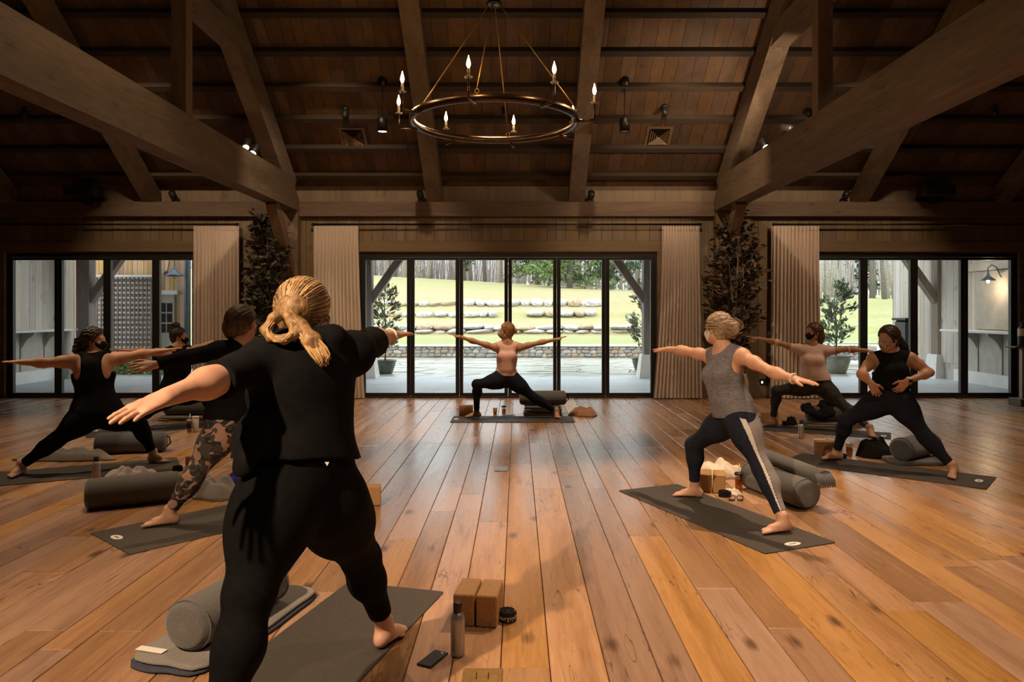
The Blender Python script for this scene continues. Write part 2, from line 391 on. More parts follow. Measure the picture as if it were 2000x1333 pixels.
# the unseen slope behind the camera and the deck above
mb = MB()
mb.beam((0, WY+0.6, roof_z(WY+0.6, BZ)+0.09), (0, RIDGE-0.05, roof_z(RIDGE-0.05, BZ)+0.09), 24.4, 0.06)
zr = roof_z(RIDGE, BZ); yb = YB-0.3; zb = zr-SL*(RIDGE-yb)
mb.beam((0, RIDGE, zr+0.06), (0, yb, zb+0.06), 24.4, 0.1)
struct(mb.build('roof_deck', 'ceil', ceil))
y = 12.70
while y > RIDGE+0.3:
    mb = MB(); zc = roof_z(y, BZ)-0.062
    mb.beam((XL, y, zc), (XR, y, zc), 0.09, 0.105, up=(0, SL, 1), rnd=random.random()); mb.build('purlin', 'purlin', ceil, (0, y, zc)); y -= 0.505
RZ = 3.34
for xr in (-11.27, -8.81, -6.35, -1.43, 1.03, 5.95, 8.41, 10.87):
    mb = MB(); a = np.array((xr, WY-0.02, roof_z(WY-0.02, RZ)+0.12)); b = np.array((xr, RIDGE, roof_z(RIDGE, RZ)+0.12))
    mb.beam(a, b, 0.27, 0.21, rnd=random.random()); mb.build('rafter', 'beam', ceil, a)
# ---- roof trusses
def truss(x0, x1, py, label):
    t = emp('roof_truss', (0, 0, 0)); struct(t, label); xc = (x0+x1)/2; w = x1-x0; inn = x1 if xc < 0 else x0
    sgn = 1 if xc < 0 else -1
    v = []; mbt = MB()
    yn = -2.4
    P = [(yn, 3.25), (WY-0.02, 3.25), (WY-0.02, 3.36), (12.40, 3.78), (yn, 3.78)]
    v = [(x0, a, b) for a, b in P]+[(x1, a, b) for a, b in P]; n = 5
    f = [tuple(range(n))[::-1], tuple(range(n, 2*n))]+[(i, (i+1) % n, (i+1) % n+n, i+n) for i in range(n)]
    f = [q[::-1] for q in f]
    mbt.add(v, f, 0, False, 0.3); mbt.build('tie_beam', 'beam', t, (xc, 6, 3.5))
    a = np.array((xc, WY-0.35, roof_z(WY-0.35, 3.34))); b = np.array((xc, RIDGE, roof_z(RIDGE, 3.34)))
    MB().beam(a, b, w*0.92, 0.44, rnd=0.55).build('principal_rafter', 'beam', t, a)
    px = inn-sgn*0.085
    MB().box((px-0.085, py, 3.78), (px+0.085, py+0.17, roof_z(py, 3.30)), 0, 0.2).build('queen_post', 'beamz', t, (px, py, 3.78))
    MB().box((xc-w*0.42, RIDGE-2.6, 5.10), (xc+w*0.42, 10.3, 5.36), 0, 0.7).build('straining_beam', 'beam', t, (xc, 9, 5.2))
    MB().box((xc-0.13, WY-0.2, 0.0), (xc+0.13, WY-0.005, 3.25), 0, 0.4).build('wall_post', 'beamz', t, (xc, WY-0.1, 0))
    MB().beam((xc, WY-0.15, 2.15), (xc, WY-1.15, 3.27), 0.16, 0.2, rnd=0.6).build('knee_brace', 'beamz', t, (xc, WY-0.4, 2.7))
    return t
truss(-4.03, -3.77, 8.45, 'roof truss of rough sawn timber, on the side of the glowing pendant')
truss(3.405, 3.70, 8.40, 'roof truss of rough sawn timber, on the side of the dim pendant')
# ---- back wall with three door openings
DX = [(-8.93, -5.44), (-2.755, 2.44), (5.16, 8.75)]
DH = 2.555
wb = emp('wall_back', (0, 0, 0)); struct(wb)
mbb = MB()
edges = [XL]+[e for d in DX for e in d]+[XR]
for i in range(0, len(edges), 2): mbb.box((edges[i], WY+0.02, 0), (edges[i+1], WY+0.16, 3.72), 0)
for d in DX: mbb.box((d[0], WY+0.02, DH), (d[1], WY+0.16, 3.72), 0)
struct(mbb.build('wall_core', 'wallb', wb))
rs = random.Random(11); x = XL
while x < XR:
    w = rs.choice((0.16, 0.19, 0.23)); x1 = min(x+w, XR)
    xm = (x+x1)/2; z0 = 0.12
    for d in DX:
        if d[0]-0.14 < xm < d[1]+0.14: z0 = 2.74
    mb = MB(); mb.cbox((x+0.002, WY-0.002+rs.uniform(-0.002, 0.002), z0), (x1-0.002, WY+0.02, 3.2), 0.003, rnd=rs.random())
    mb.build('wall_board', 'wallb', wb, (xm, WY, z0)); x = x1
mb = MB(); mb.cbox((XL, WY-0.11, 3.16), (XR, WY+0.02, 3.42), 0.008, rnd=0.2); struct(mb.build('trim_1', 'beamx', None, (0, WY, 3.2)), 'heavy timber wall plate above the curtain rods')
for i, d in enumerate(DX):
    mb = MB(); mb.cbox((d[0]-0.13, WY-0.025, DH), (d[1]+0.13, WY+0.02, 2.74), 0.005, rnd=0.3+0.2*i)
    mb.cbox((d[0]-0.13, WY-0.025, 0), (d[0]-0.002, WY+0.02, DH), 0.005, rnd=0.5)
    mb.cbox((d[1]+0.002, WY-0.025, 0), (d[1]+0.13, WY+0.02, DH), 0.005, rnd=0.8)
    mb.box((d[0], WY+0.02, DH-0.02), (d[1], WY+0.16, DH))
    struct(mb.build('trim_%d' % (i+2), 'trimx', None, ((d[0]+d[1])/2, WY, 2.6)), 'oak casing around the folding glass doors')
for i, (a, b) in enumerate(((XL, DX[0][0]-0.13), (DX[0][1]+0.13, DX[1][0]-0.13), (DX[1][1]+0.13, DX[2][0]-0.13), (DX[2][1]+0.13, XR))):
    mb = MB(); mb.cbox((a, WY-0.02, 0), (b, WY+0.02, 0.28), 0.006, rnd=0.2*i)
    struct(mb.build('baseboard_back' if i == 0 else 'baseboard_back.%03d' % i, 'trimx', None, ((a+b)/2, WY, 0)))
for nm, lo, hi in (('wall_left', (XL-0.15, YB, 0), (XL, WY+0.1, 9.2)), ('wall_right', (XR, YB, 0), (XR+0.15, WY+0.1, 9.2)), ('wall_front', (XL, YB-0.15, 0), (XR, YB, 4.2))):
    struct(MB().box(lo, hi).build(nm, 'wallb'))
# ---- folding glass doors
def door_set(n, d, npan, seams):
    t = emp('door_%d' % n, ((d[0]+d[1])/2, WY+0.09, 0)); struct(t)
    x0, x1 = d; y0, y1 = WY+0.04, WY+0.12; zt = DH-0.02
    MB().cbox((x0, y0-0.01, zt-0.07), (x1, y1+0.01, zt), 0.004).build('door_head', 'frame', t, (x0, y0, zt))
    MB().cbox((x0, y0-0.01, 0), (x1, y1+0.01, 0.025), 0.004).build('door_threshold', 'frame', t, (x0, y0, 0))
    for s, (a, b) in enumerate(((x0, x0+0.035), (x1-0.035, x1))):
        MB().box((a, y0-0.01, 0.025), (b, y1+0.01, zt-0.07)).build('door_jamb', 'frame', t, (a, y0, 0))
    pw = (x1-x0-0.07)/npan
    for k in range(npan):
        a = x0+0.035+k*pw+0.003; b = a+pw-0.006; z0, z1 = 0.03, zt-0.075; st = 0.062
        fr = MB()
        fr.cbox((a, y0, z0), (a+st, y1, z1), 0.004); fr.cbox((b-st, y0, z0), (b, y1, z1), 0.004)
        fr.cbox((a+st, y0, z0), (b-st, y1, z0+0.055), 0.004); fr.cbox((a+st, y0, z1-0.045), (b-st, y1, z1), 0.004)
        p = fr.build('door_leaf', 'frame', t, ((a+b)/2, y0, 0))
        MB().box((a+st-0.005, y0+0.035, z0+0.05), (b-st+0.005, y0+0.047, z1-0.04)).build('glass_pane', 'glass', p, ((a+b)/2, y0, 0))
        if k in seams:
            hb = MB(); hx = (b-st/2) if k+1 in seams or k == npan-1 else (a+st/2)
            hb.cbox((hx-0.012, y0-0.012, 1.0), (hx+0.012, y0, 1.16), 0.003); hb.cbox((hx-0.008, y0-0.045, 1.05), (hx+0.008, y0-0.012, 1.065), 0.002); hb.cbox((hx-0.06, y0-0.05, 1.048), (hx+0.01, y0-0.036, 1.066), 0.003)
            hb.build('door_handle', 'black', p, (hx, y0, 1.0))
    return t
door_set(1, DX[0], 4, (1, 2)); door_set(2, DX[1], 6, (0, 4)); door_set(3, DX[2], 4, (1, 2))
# ---- curtain rods and curtains
def rod(x0, x1, label):
    t = thing('curtain_rod', ((x0+x1)/2, WY-0.12, 3.02), label, 'curtain rod')
    MB().tube([(x0, WY-0.12, 3.02), (x1, WY-0.12, 3.02)], 0.016, 10).build('rod_bar', 'black', t, ((x0+x1)/2, WY-0.12, 3.02))
    for xx in (x0+0.05, x1-0.05):
        MB().tube([(xx, WY-0.12, 3.02), (xx, WY+0.0, 3.02)], 0.011, 8).build('rod_bracket', 'black', t, (xx, WY-0.06, 3.02))
        MB().lathe([(0.004, -0.03), (0.024, -0.02), (0.03, 0.0), (0.024, 0.02), (0.004, 0.03)], (xx+(-0.06 if xx < (x0+x1)/2 else 0.06), WY-0.12, 3.02), 12).build('finial', 'black', t, (xx, WY-0.12, 3.02))
rod(-9.6, -4.85, 'thin black curtain rod above the doors facing the lattice')
rod(-3.52, 3.16, 'long thin black curtain rod above the middle doors')
rod(4.45, 9.6, 'thin black curtain rod above the doors beside the sanitizer stand')
def curtain(xa, xb, xa2, xb2, label, seed):
    rs = random.Random(seed); nx, nz = 150, 26; P = np.zeros((nx, nz, 3)); nf = 13
    ph = [rs.uniform(-0.35, 0.35) for _ in range(nf+3)]; am = [rs.uniform(0.7, 1.15) for _ in range(nf+3)]
    for i in range(nx):
        u = i/(nx-1); k = u*nf; k0 = int(k)
        a = am[k0]*(1-(k-k0))+am[k0+1]*(k-k0); pp = ph[k0]*(1-(k-k0))+ph[k0+1]*(k-k0)
        for j in range(nz):
            t = j/(nz-1); z = 2.985-t*(2.985-0.015)
            xx = (xa+(xb-xa)*u)*(1-t**1.6)+(xa2+(xb2-xa2)*u)*t**1.6
            amp = 0.045*a*(0.30+0.70*min(1, t*3))
            fine = 0.010*math.sin(2*math.pi*u*nf*3+seed)*max(0, 1-t*7)
            P[i, j] = (xx+0.012*math.sin(k*2*math.pi+pp+t), WY-0.115+amp*math.sin(2*math.pi*k+pp*(1+t))+fine, z)
    t = thing('curtain', ((xa+xb)/2, WY-0.1, 0), label, 'curtain', None)
    mb = MB(); mb.grid(P); Q = P.copy(); Q[:, :, 1] += 0.006; mb.grid(Q, flip=True)
    mb.build('drape', 'curtain', t, ((xa+xb)/2, WY-0.1, 0))
    Hd = P[:, :2].copy(); Hd[:, 0, 2] = 2.992; Hd[:, 1, 2] = 2.92; Hd[:, :, 1] -= 0.006
    MB().grid(Hd).build('pleated_heading', 'curtain', t, ((xa+xb)/2, WY-0.1, 3.0))
wx = lambda px: (px-CX)/FPX*(WY-0.1)
curtain(wx(379), wx(468), wx(377), wx(470), 'beige linen curtain at the doors facing the lattice, beside the dark leafy tree', 1)
curtain(wx(612), wx(700), wx(612), wx(712), 'beige linen curtain at the middle doors, behind the blond ponytail', 2)
curtain(wx(1293), wx(1366), wx(1274), wx(1371), 'beige linen curtain at the middle doors, flaring at its hem', 3)
curtain(wx(1506), wx(1599), wx(1501), wx(1603), 'beige linen curtain behind the pink t-shirt woman', 4)
# ================================================================ lamps and ceiling fittings
WARM = (1.0, 0.70, 0.44)
def on_roof(px, py, base):
    # point of the sloping plane z = base + SL*(WY-Y) seen at the pixel
    k = (HY-py)/FPX
    Y = (base+SL*WY-EYE)/(k+SL)
    return np.array([(px-CX)/FPX*Y, Y, EYE+k*Y])
# ---- chandelier
CD = 7.7; ppm = FPX/CD; cc = at(965, 237, CD); R = 160/ppm; cz = cc[2]
ch = thing('chandelier', cc, 'round bronze ring chandelier with eight lit candle bulbs', 'chandelier')
mb = MB(); n = 72
for (r0, r1, z0, z1, m) in ((R-0.02, R+0.02, -0.035, 0.035, 0),):
    v = []; 
    for i in range(n):
        t = 2*math.pi*i/n; c, s = math.cos(t), math.sin(t)
        for rr, zz in ((r0, z0), (r1, z0), (r1+0.006, 0), (r1, z1), (r0, z1), (r0-0.004, 0)): v.append((cc[0]+rr*c, cc[1]+rr*s, cz+zz))
    f = [(i*6+j, ((i+1) % n)*6+j, ((i+1) % n)*6+(j+1) % 6, i*6+(j+1) % 6) for i in range(n) for j in range(6)]
    mb.add(v, [q[::-1] for q in f], 0, True)
ring = mb.build('ring', 'bronze', ch, cc)
hub = np.array((cc[0], cc[1], EYE+(HY-8)/ppm))
MB().lathe([(0.02, -0.02), (0.075, -0.018), (0.085, 0.0), (0.075, 0.02), (0.03, 0.045), (0.015, 0.08)], hub, 20).build('hub', 'black', ch, hub)
MB().tube([hub+np.array((0, 0, 0.05)), (hub[0], hub[1], roof_z(hub[1], BZ)-0.05)], 0.014, 8).build('stem', 'black', ch, hub)
ctop = np.array((hub[0], hub[1], roof_z(hub[1], BZ)-0.03))
MB().lathe([(0.02, -0.12), (0.08, -0.1), (0.09, 0.06)], ctop, 16).build('canopy', 'black', ch, ctop)
for a in (-99, -9, 81, 171):
    t = math.radians(a); e = cc+np.array((R*math.cos(t), R*math.sin(t), 0.04)); h0 = hub+np.array((0.06*math.cos(t), 0.06*math.sin(t), -0.01))
    mb = MB(); mb.tube([h0, e+np.array((0, 0, 0.05))], 0.006, 6)
    tt = [e+np.array((0.02*math.cos(q)*-math.sin(t), 0.02*math.cos(q)*math.cos(t), 0.025+0.02*math.sin(q))) for q in np.linspace(0, 2*math.pi, 13)]
    mb.tube(tt, 0.004, 5); mb.build('suspension_rod', 'brass', ch, h0)
for k in range(8):
    t = math.radians(-90-11+45*k); d = np.array((math.cos(t), math.sin(t), 0)); b = cc+d*(R-0.02)+np.array((0, 0, -0.04)); e = cc+d*(R+0.19)+np.array((0, 0, -0.04))
    arm = MB().tube([b, e-d*0.01, e], [0.016, 0.016, 0.012], 8)
    arm.tube([e+np.array((0, 0, -0.015)), e+np.array((0, 0, 0.17))], 0.009, 8)
    ao = arm.build('candle_arm', 'bronze', ch, e)
    MB().lathe([(0.008, 0.165), (0.036, 0.172), (0.038, 0.18), (0.012, 0.183)], e, 14).build('drip_pan', 'steel', ao, e)
    MB().lathe([(0.014, 0.18), (0.014, 0.255), (0.006, 0.258)], e, 12).build('candle_sleeve', 'cream', ao, e)
    MB().lathe([(0.006, 0.258), (0.016, 0.275), (0.020, 0.295), (0.016, 0.32), (0.007, 0.35), (0.002, 0.372)], e, 12).build('candle_bulb', 'flame', ao, e)
    ld = bpy.data.lights.new('candle_light', 'POINT'); ld.energy = 9.0; ld.color = (1.0, 0.62, 0.30); ld.shadow_soft_size = 0.025
    lo = bpy.data.objects.new('candle_light', ld); COL.objects.link(lo); lo.location = tuple(e+np.array((0, 0, 0.40)))
# ---- pendant cans
def pendant(px, label, lit):
    p = on_roof(px, 158, BZ); low = at(px, 258, p[1]); 
    t = thing('pendant_lamp', (p[0], p[1], low[2]), label, 'lamp')
    MB().lathe([(0.03, -0.10), (0.07, -0.085), (0.075, 0.06)], p, 16).build('ceiling_canopy', 'black', t, p)
    MB().tube([(p[0], p[1], p[2]-0.03), (p[0], p[1], low[2]+0.22)], 0.008, 6).build('stem', 'black', t, p)
    MB().lathe([(0.066, 0.012), (0.076, 0.0), (0.076, 0.20), (0.06, 0.215), (0.01, 0.225)], (p[0], p[1], low[2]), 20).build('can', 'black', t, p)
    MB().lathe([(0.001, 0.012), (0.064, 0.010), (0.064, 0.02), (0.001, 0.022)], (p[0], p[1], low[2]), 20).build('lens', 'lens' if lit else 'white', t, p)
    if lit:
        spot_lamp('pendant_light', (p[0], p[1], low[2]-0.01), (p[0], p[1], 0), 90, WARM, 100)
pendant(747, 'black can pendant beside the chandelier, its lens glowing', True)
pendant(1220, 'black can pendant beside the chandelier, its lens dim', False)
# ---- ceiling vents
def vent(px, py, label):
    p = on_roof(px, py, BZ); a = math.atan(SL); t = thing('ceiling_vent', p, label, 'vent')
    dn = np.array((0, -math.sin(a), -math.cos(a))); up = np.array((0, -math.cos(a), math.sin(a))); sx = np.array((1.0, 0, 0))
    def ringm(r0, r1, h0, h1, nm):
        v = []
        for rr, h in ((r0, h0), (r1, h1)):
            for (u, w) in ((-1,-1),(1,-1),(1,1),(-1,1)): v.append(p+sx*u*rr+up*w*rr+dn*h)
        v += [q+dn*0.006 for q in v[:8]]
        f = [(i, (i+1) % 4, (i+1) % 4+4, i+4) for i in range(4)]+[(i+8, i+12, (i+1) % 4+12, (i+1) % 4+8) for i in range(4)]
        MB().add(v, f).build(nm, 'trimx', t, p)
    MB().add([p+sx*a*0.2+up*b*0.2+dn*h for h in (0.002, 0.005) for a, b in ((-1,-1),(1,-1),(1,1),(-1,1))], [(4,5,6,7),(7,6,5,4)]).build('vent_core', 'black', t, p)
    ringm(0.21, 0.165, 0.012, 0.012, 'vent_frame')
    for r in (0.15, 0.115, 0.08, 0.045): ringm(r, r-0.028, 0.03, 0.006, 'vent_louver')
vent(690, 268, 'square louvered ceiling vent near the glowing pendant'); vent(1286, 266, 'square louvered ceiling vent near the dim pendant')
# ---- sprinkler heads / small black ceiling spots
def ceil_spot(px, py, label):
    p = on_roof(px, py, BZ); t = thing('ceiling_spotlight', p, label, 'spotlight', 'small black spotlights on the ceiling boards')
    MB().lathe([(0.05, 0.03), (0.055, -0.012), (0.03, -0.03)], p, 14).build('mount', 'blackp', t, p)
    MB().tube([p+np.array((0, -0.02, -0.02)), p+np.array((0, -0.05, -0.10)), p+np.array((0, -0.07, -0.15))], [0.03, 0.045, 0.04], 12).build('head', 'blackp', t, p)
for q in ((52, 213, 'small black ceiling spotlight beyond the tie beam on the loudspeaker and lattice side'), (675, 212, 'small black ceiling spotlight above the vent by the glowing pendant'), (985, 212, 'small black ceiling spotlight seen through the chandelier ring'), (1297, 208, 'small black ceiling spotlight above the vent by the dim pendant'), (1940, 208, 'small black ceiling spotlight beyond the tie beam with three lit spots')): ceil_spot(*q)
# ---- loudspeakers on the plate
def speaker(px, label):
    p = at(px, 392, WY-0.35); p[2] = 3.42; t = thing('loudspeaker', (p[0], WY-0.3, 3.42), label, 'speaker')
    MB().cbox((p[0]-0.28, WY-0.42, 3.47), (p[0]+0.28, WY-0.16, 3.66), 0.03).build('cabinet', 'blackp', t, (p[0], WY-0.3, 3.5))
    MB().cbox((p[0]-0.25, WY-0.43, 3.49), (p[0]+0.25, WY-0.421, 3.64), 0.004).build('grille', 'smoke', t, (p[0], WY-0.4, 3.5))
    MB().box((p[0]-0.05, WY-0.3, 3.36), (p[0]+0.05, WY-0.05, 3.48)).build('bracket', 'blackp', t, (p[0], WY-0.2, 3.4))
speaker(160, 'black box loudspeaker under the roof above the lattice view'); speaker(1833, 'black box loudspeaker under the roof above the bar ledge view')
def plate_spot(px, label):
    p = at(px, 388, WY-0.2); t = thing('uplight', (p[0], WY-0.2, 3.42), label, 'spotlight', 'uplights on the wall plate')
    MB().cbox((p[0]-0.05, WY-0.11, 3.42), (p[0]+0.05, WY-0.02, 3.45), 0.005).build('base', 'blackp', t, (p[0], WY-0.06, 3.42))
    MB().tube([(p[0], WY-0.06, 3.45), (p[0], WY-0.12, 3.5), (p[0], WY-0.2, 3.56)], [0.03, 0.06, 0.06], 12).build('head', 'blackp', t, (p[0], WY-0.1, 3.5))
for q in ((335, 'small black uplight on the wall plate beside the loudspeaker above the lattice'), (820, 'small black uplight at the rafter foot below the glowing pendant'), (1155, 'small black uplight at the rafter foot below the dim pendant'), (1655, 'small black uplight on the wall plate beside the loudspeaker above the bar ledge')): plate_spot(*q)
# ---- spotlights clamped on the tie beams
def beam_spot(X, Y, target, power, size, label, lit=True, blend=0.6, col=WARM):
    z = 3.78; t = thing('beam_spotlight', (X, Y, z), label, 'spotlight')
    MB().lathe([(0.05, 0.0), (0.05, 0.02), (0.012, 0.03), (0.012, 0.08)], (X, Y, z), 14).build('base', 'blackp', t, (X, Y, z))
    c = np.array((X, Y, z+0.13)); d = np.array(target, float)-c; d /= np.linalg.norm(d)
    MB().tube([c-d*0.09, c-d*0.07, c+d*0.06, c+d*0.075], [0.03, 0.05, 0.055, 0.05], 14, cap=True).build('can', 'blackp', t, c)
    MB().tube([c+d*0.076, c+d*0.08], [0.042, 0.042], 14, smooth=False).build('lens', 'lens' if lit else 'white', t, c)
    if lit: spot_lamp('beam_spot_light', c+d*0.09, target, power, col, size, blend, 0.04)
beam_spot(-3.86, 10.6, (-3.4, 7.5, 0), 130, 80, 'black lit spotlight on the glowing pendant side tie beam, farther from the wall')
beam_spot(-3.86, 10.95, (-5.0, 8.5, 0), 120, 80, 'black lit spotlight on the glowing pendant side tie beam, nearer the wall')
beam_spot(3.52, 10.6, (4.6, 7.5, 0), 130, 80, 'black lit spotlight on tie beam, first of three from the wall')
beam_spot(3.52, 9.7, (1.0, 12.9, 5.0), 130, 95, 'black lit spotlight on tie beam, second of three from the wall')
beam_spot(3.52, 8.95, (3.0, 12.0, 5.2), 130, 95, 'black lit spotlight on tie beam, third of three, beside the queen post')
# unseen downlights hung from the rafters, some read off shadows, others added as fill
def downlight(X, Y, target, power, size, label, blend=0.5, radius=0.06, drop=0.35):
    zr_ = roof_z(Y, RZ) if Y >= RIDGE else roof_z(RIDGE, BZ)-SL*(RIDGE-Y)-0.05
    z = zr_-drop; t = thing('downlight', (X, Y, z), label, 'spotlight')
    MB().tube([(X, Y, z+0.1), (X, Y, zr_+0.12)], 0.012, 6).build('stem', 'blackp', t, (X, Y, z))
    c = np.array((X, Y, z)); d = np.array(target, float)-c; d /= np.linalg.norm(d)
    MB().tube([c-d*0.11, c-d*0.09, c+d*0.07, c+d*0.085], [0.04, 0.07, 0.075, 0.07], 16).build('can', 'blackp', t, c)
    MB().tube([c+d*0.086, c+d*0.09], [0.06, 0.06], 14, smooth=False).build('lens', 'lens', t, c)
    spot_lamp('downlight_light', c+d*0.10, target, power, WARM, size, blend, radius)
downlight(2.35, 7.0, (1.6, 5.2, 0), 1900, 44, 'black can downlight over the heather grey tank woman')
downlight(-2.9, -0.6, (-0.3, 3.5, 0), 2100, 52, 'black can downlight over the ponytail woman shoulder', drop=0.25)
downlight(-3.2, 6.6, (-2.9, 5.6, 0), 850, 75, 'black can downlight over the camouflage leggings woman')  # from here on: out-of-view fill lamps added to brighten people and boards
downlight(-6.4, 7.6, (-5.4, 7.2, 0), 900, 75, 'black can downlight over the racerback tank woman')
downlight(6.0, 7.4, (5.0, 7.6, 0), 950, 75, 'black can downlight over the hands-on-hips woman')
downlight(2.6, 1.2, (2.6, 3.2, 0), 480, 85, 'black can downlight over the bare boards before the grey tank woman', drop=0.3)
downlight(-0.2, 8.6, (-0.2, 10.5, 0.6), 950, 50, 'black can downlight over the instructor')
downlight(-2.5, 9.0, (-3.0, 12.9, 1.6), 480, 62, 'black can downlight aimed at the curtain behind the ponytail')  # added out-of-view lamps that only brighten the curtains
downlight(-5.8, 9.0, (-5.2, 12.9, 1.6), 480, 62, 'black can downlight aimed at the curtain by the dark tree')
downlight(2.1, 9.0, (2.8, 12.9, 1.6), 480, 62, 'black can downlight aimed at the flaring curtain')
downlight(5.4, 9.0, (5.0, 12.9, 1.6), 480, 62, 'black can downlight aimed at the curtain behind the pink t-shirt')
# ================================================================ outside
rs = random.Random(21)
# porch slab and flagstone terrace
struct(MB().box((-16, WY+0.16, -0.12), (16, 17.4, -0.02)).build('porch_floor', 'concrete'), 'grey concrete porch floor outside the doors')
ter = emp('terrace', (0, 0, 0)); struct(ter, 'wet flagstone terrace beyond the porch')
struct(MB().box((-30, 17.4, -0.14), (30, 24.9, -0.055)).build('terrace_bed', 'mortar', ter))
xs = np.arange(-9.0, 9.5, 1.05); ys = np.arange(17.45, 24.9, 0.74)
gx = {}
for i in range(len(xs)):
    for j in range(len(ys)): gx[i, j] = (xs[i]+rs.uniform(-0.3, 0.3)+(0.5 if j % 2 else 0), ys[j]+(rs.uniform(-0.2, 0.2) if 0 < j < len(ys)-1 else 0))
for i in range(len(xs)-1):
    for j in range(len(ys)-1):
        q = np.array([gx[i, j], gx[i+1, j], gx[i+1, j+1], gx[i, j+1]]); c = q.mean(0); q = c+(q-c)*0.955
        z = -0.03+rs.uniform(-0.006, 0.006); tx, ty = rs.uniform(-0.006, 0.006), rs.uniform(-0.006, 0.006)
        v = [(a, b, -0.06) for a, b in q]+[(a, b, z+tx*(a-c[0])+ty*(b-c[1])) for a, b in q]
        MB().add(v, [(4,5,6,7),(0,1,5,4),(1,2,6,5),(2,3,7,6),(3,0,4,7)], 0, False, rs.random()).build('flagstone', 'flag', ter, (c[0], c[1], 0))
# hill
def hill_z(X, Y):
    Y = np.asarray(Y, float)
    base = np.interp(Y, [24.8, 31.8, 32.7, 38.2, 39.1, 44.2, 45.1, 60, 78, 110, 160], [0.36, 0.50, 0.90, 1.15, 1.46, 1.75, 2.08, 3.25, 4.4, 5.6, 6.5])
    tilt = np.interp(Y, [24.8, 46, 78, 160], [0.0, 0.0, -0.055, -0.06])*np.clip(X, -30, 30)
    return base+tilt
nx, ny = 90, 110; X = np.linspace(-75, 75, nx); Yg = np.concatenate([np.linspace(24.9, 50, 112), np.linspace(51, 170, 50)])
XX, YY = np.meshgrid(X, Yg, indexing='ij'); ZZ = hill_z(XX, YY)
mb = MB(); mb.grid(np.stack([XX, YY, ZZ], -1)); hill = mb.build('grass_hill', 'grass'); tag(hill, 'dry winter grass slope rising behind the terrace', 'lawn', kind='structure')
g = hill.data.attributes.new('green', 'FLOAT', 'POINT')
gv = np.clip(1-np.abs(YY-27.5)/4.5, 0, 1)*0.9+np.clip(1-np.abs(YY-74)/5, 0, 1)*np.clip((-XX-2)/6, 0, 1)*0.7+np.clip((XX-6)/8, 0, 1)*0.55
g.data.foreach_set('value', np.clip(gv, 0, 1).reshape(-1).astype(np.float32))
# stones
def rock_mesh(seed, flat=0.0):
    r = random.Random(seed); bm = bmesh.new(); bmesh.ops.create_icosphere(bm, subdivisions=2, radius=1.0)
    ax = [Vector((r.gauss(0, 1), r.gauss(0, 1), r.gauss(0, 1))).normalized() for _ in range(9)]; lim = [r.uniform(0.62, 0.92) for _ in range(9)]
    for v in bm.verts:
        p = v.co.copy()
        m_ = max(abs(p.x), abs(p.y), abs(p.z)); p = p*(0.45+0.55/m_)*0.8
        for a, l in zip(ax, lim):
            dd = p.dot(a)
            if dd > l: p -= a*(dd-l)*0.85
        v.co = p
    me = bpy.data.meshes.new('rock'); bm.to_mesh(me); bm.free()
    a = me.attributes.new('rnd', 'FLOAT', 'FACE'); a.data.foreach_set('value', np.full(len(me.polygons), r.random(), dtype=np.float32))
    return me
ROCKS = {}
for mname in ('stone', 'stone2', 'stone3'):
    ROCKS[mname] = []
    for k in range(7):
        me = rock_mesh(100+k); me.materials.append(M[mname]); me.polygons.foreach_set('use_smooth', [k % 2 == 0]*len(me.polygons)); ROCKS[mname].append(me)
def rock(parent, name, c, sz, mname, rot=0.0):
    o = bpy.data.objects.new(name, rs.choice(ROCKS[mname])); COL.objects.link(o); o.location = tuple(c); o.scale = tuple(float(s) for s in sz); o.rotation_euler = (rs.uniform(-0.1, 0.1), rs.uniform(-0.08, 0.08), rot+rs.choice((0, math.pi)))
    return par(o, parent)
def boulder_row(Y, spans, two, label, big=1.0):
    t = emp('boulder_terrace', (0, Y, float(hill_z(0, Y)))); tag(t, label, 'stone wall')
    for (pa, pb, ytop, ybot) in spans:
        xa = (pa-CX)/FPX*Y; xb = (pb-CX)/FPX*Y; zt = EYE+(HY-ytop)/FPX*Y; zb = EYE+(HY-ybot)/FPX*Y; h = zt-zb
        rows = [(zb, zt)] if not two else [(zb, zb+0.48*h), (zb+0.46*h, zt)]
        for (z0, z1) in rows:
            x = xa
            while x < xb-0.2:
                w = min(rs.uniform(0.55, 1.35)*big, xb-x+0.1); hh = (z1-z0)*rs.uniform(0.82, 1.06)
                rock(t, 'boulder', (x+w/2, Y+rs.uniform(-0.1, 0.15), z0+hh/2-0.02), (w*0.64, 0.5, hh*0.80), rs.choice(('stone', 'stone', 'stone', 'stone2')))
                x += w*0.97
boulder_row(32.2, [(690, 960, 632, 652), (960, 1178, 634, 652), (1192, 1285, 635, 650)], True, 'lowest of three pale boulder terraces, nearest the rubble wall')
boulder_row(38.6, [(700, 968, 607, 620), (1028, 1166, 605, 618)], False, 'middle pale boulder terrace on the slope, with a gap in it', 0.9)
boulder_row(44.6, [(718, 900, 588, 599), (905, 1180, 585, 599)], False, 'uppermost pale boulder terrace on the slope')
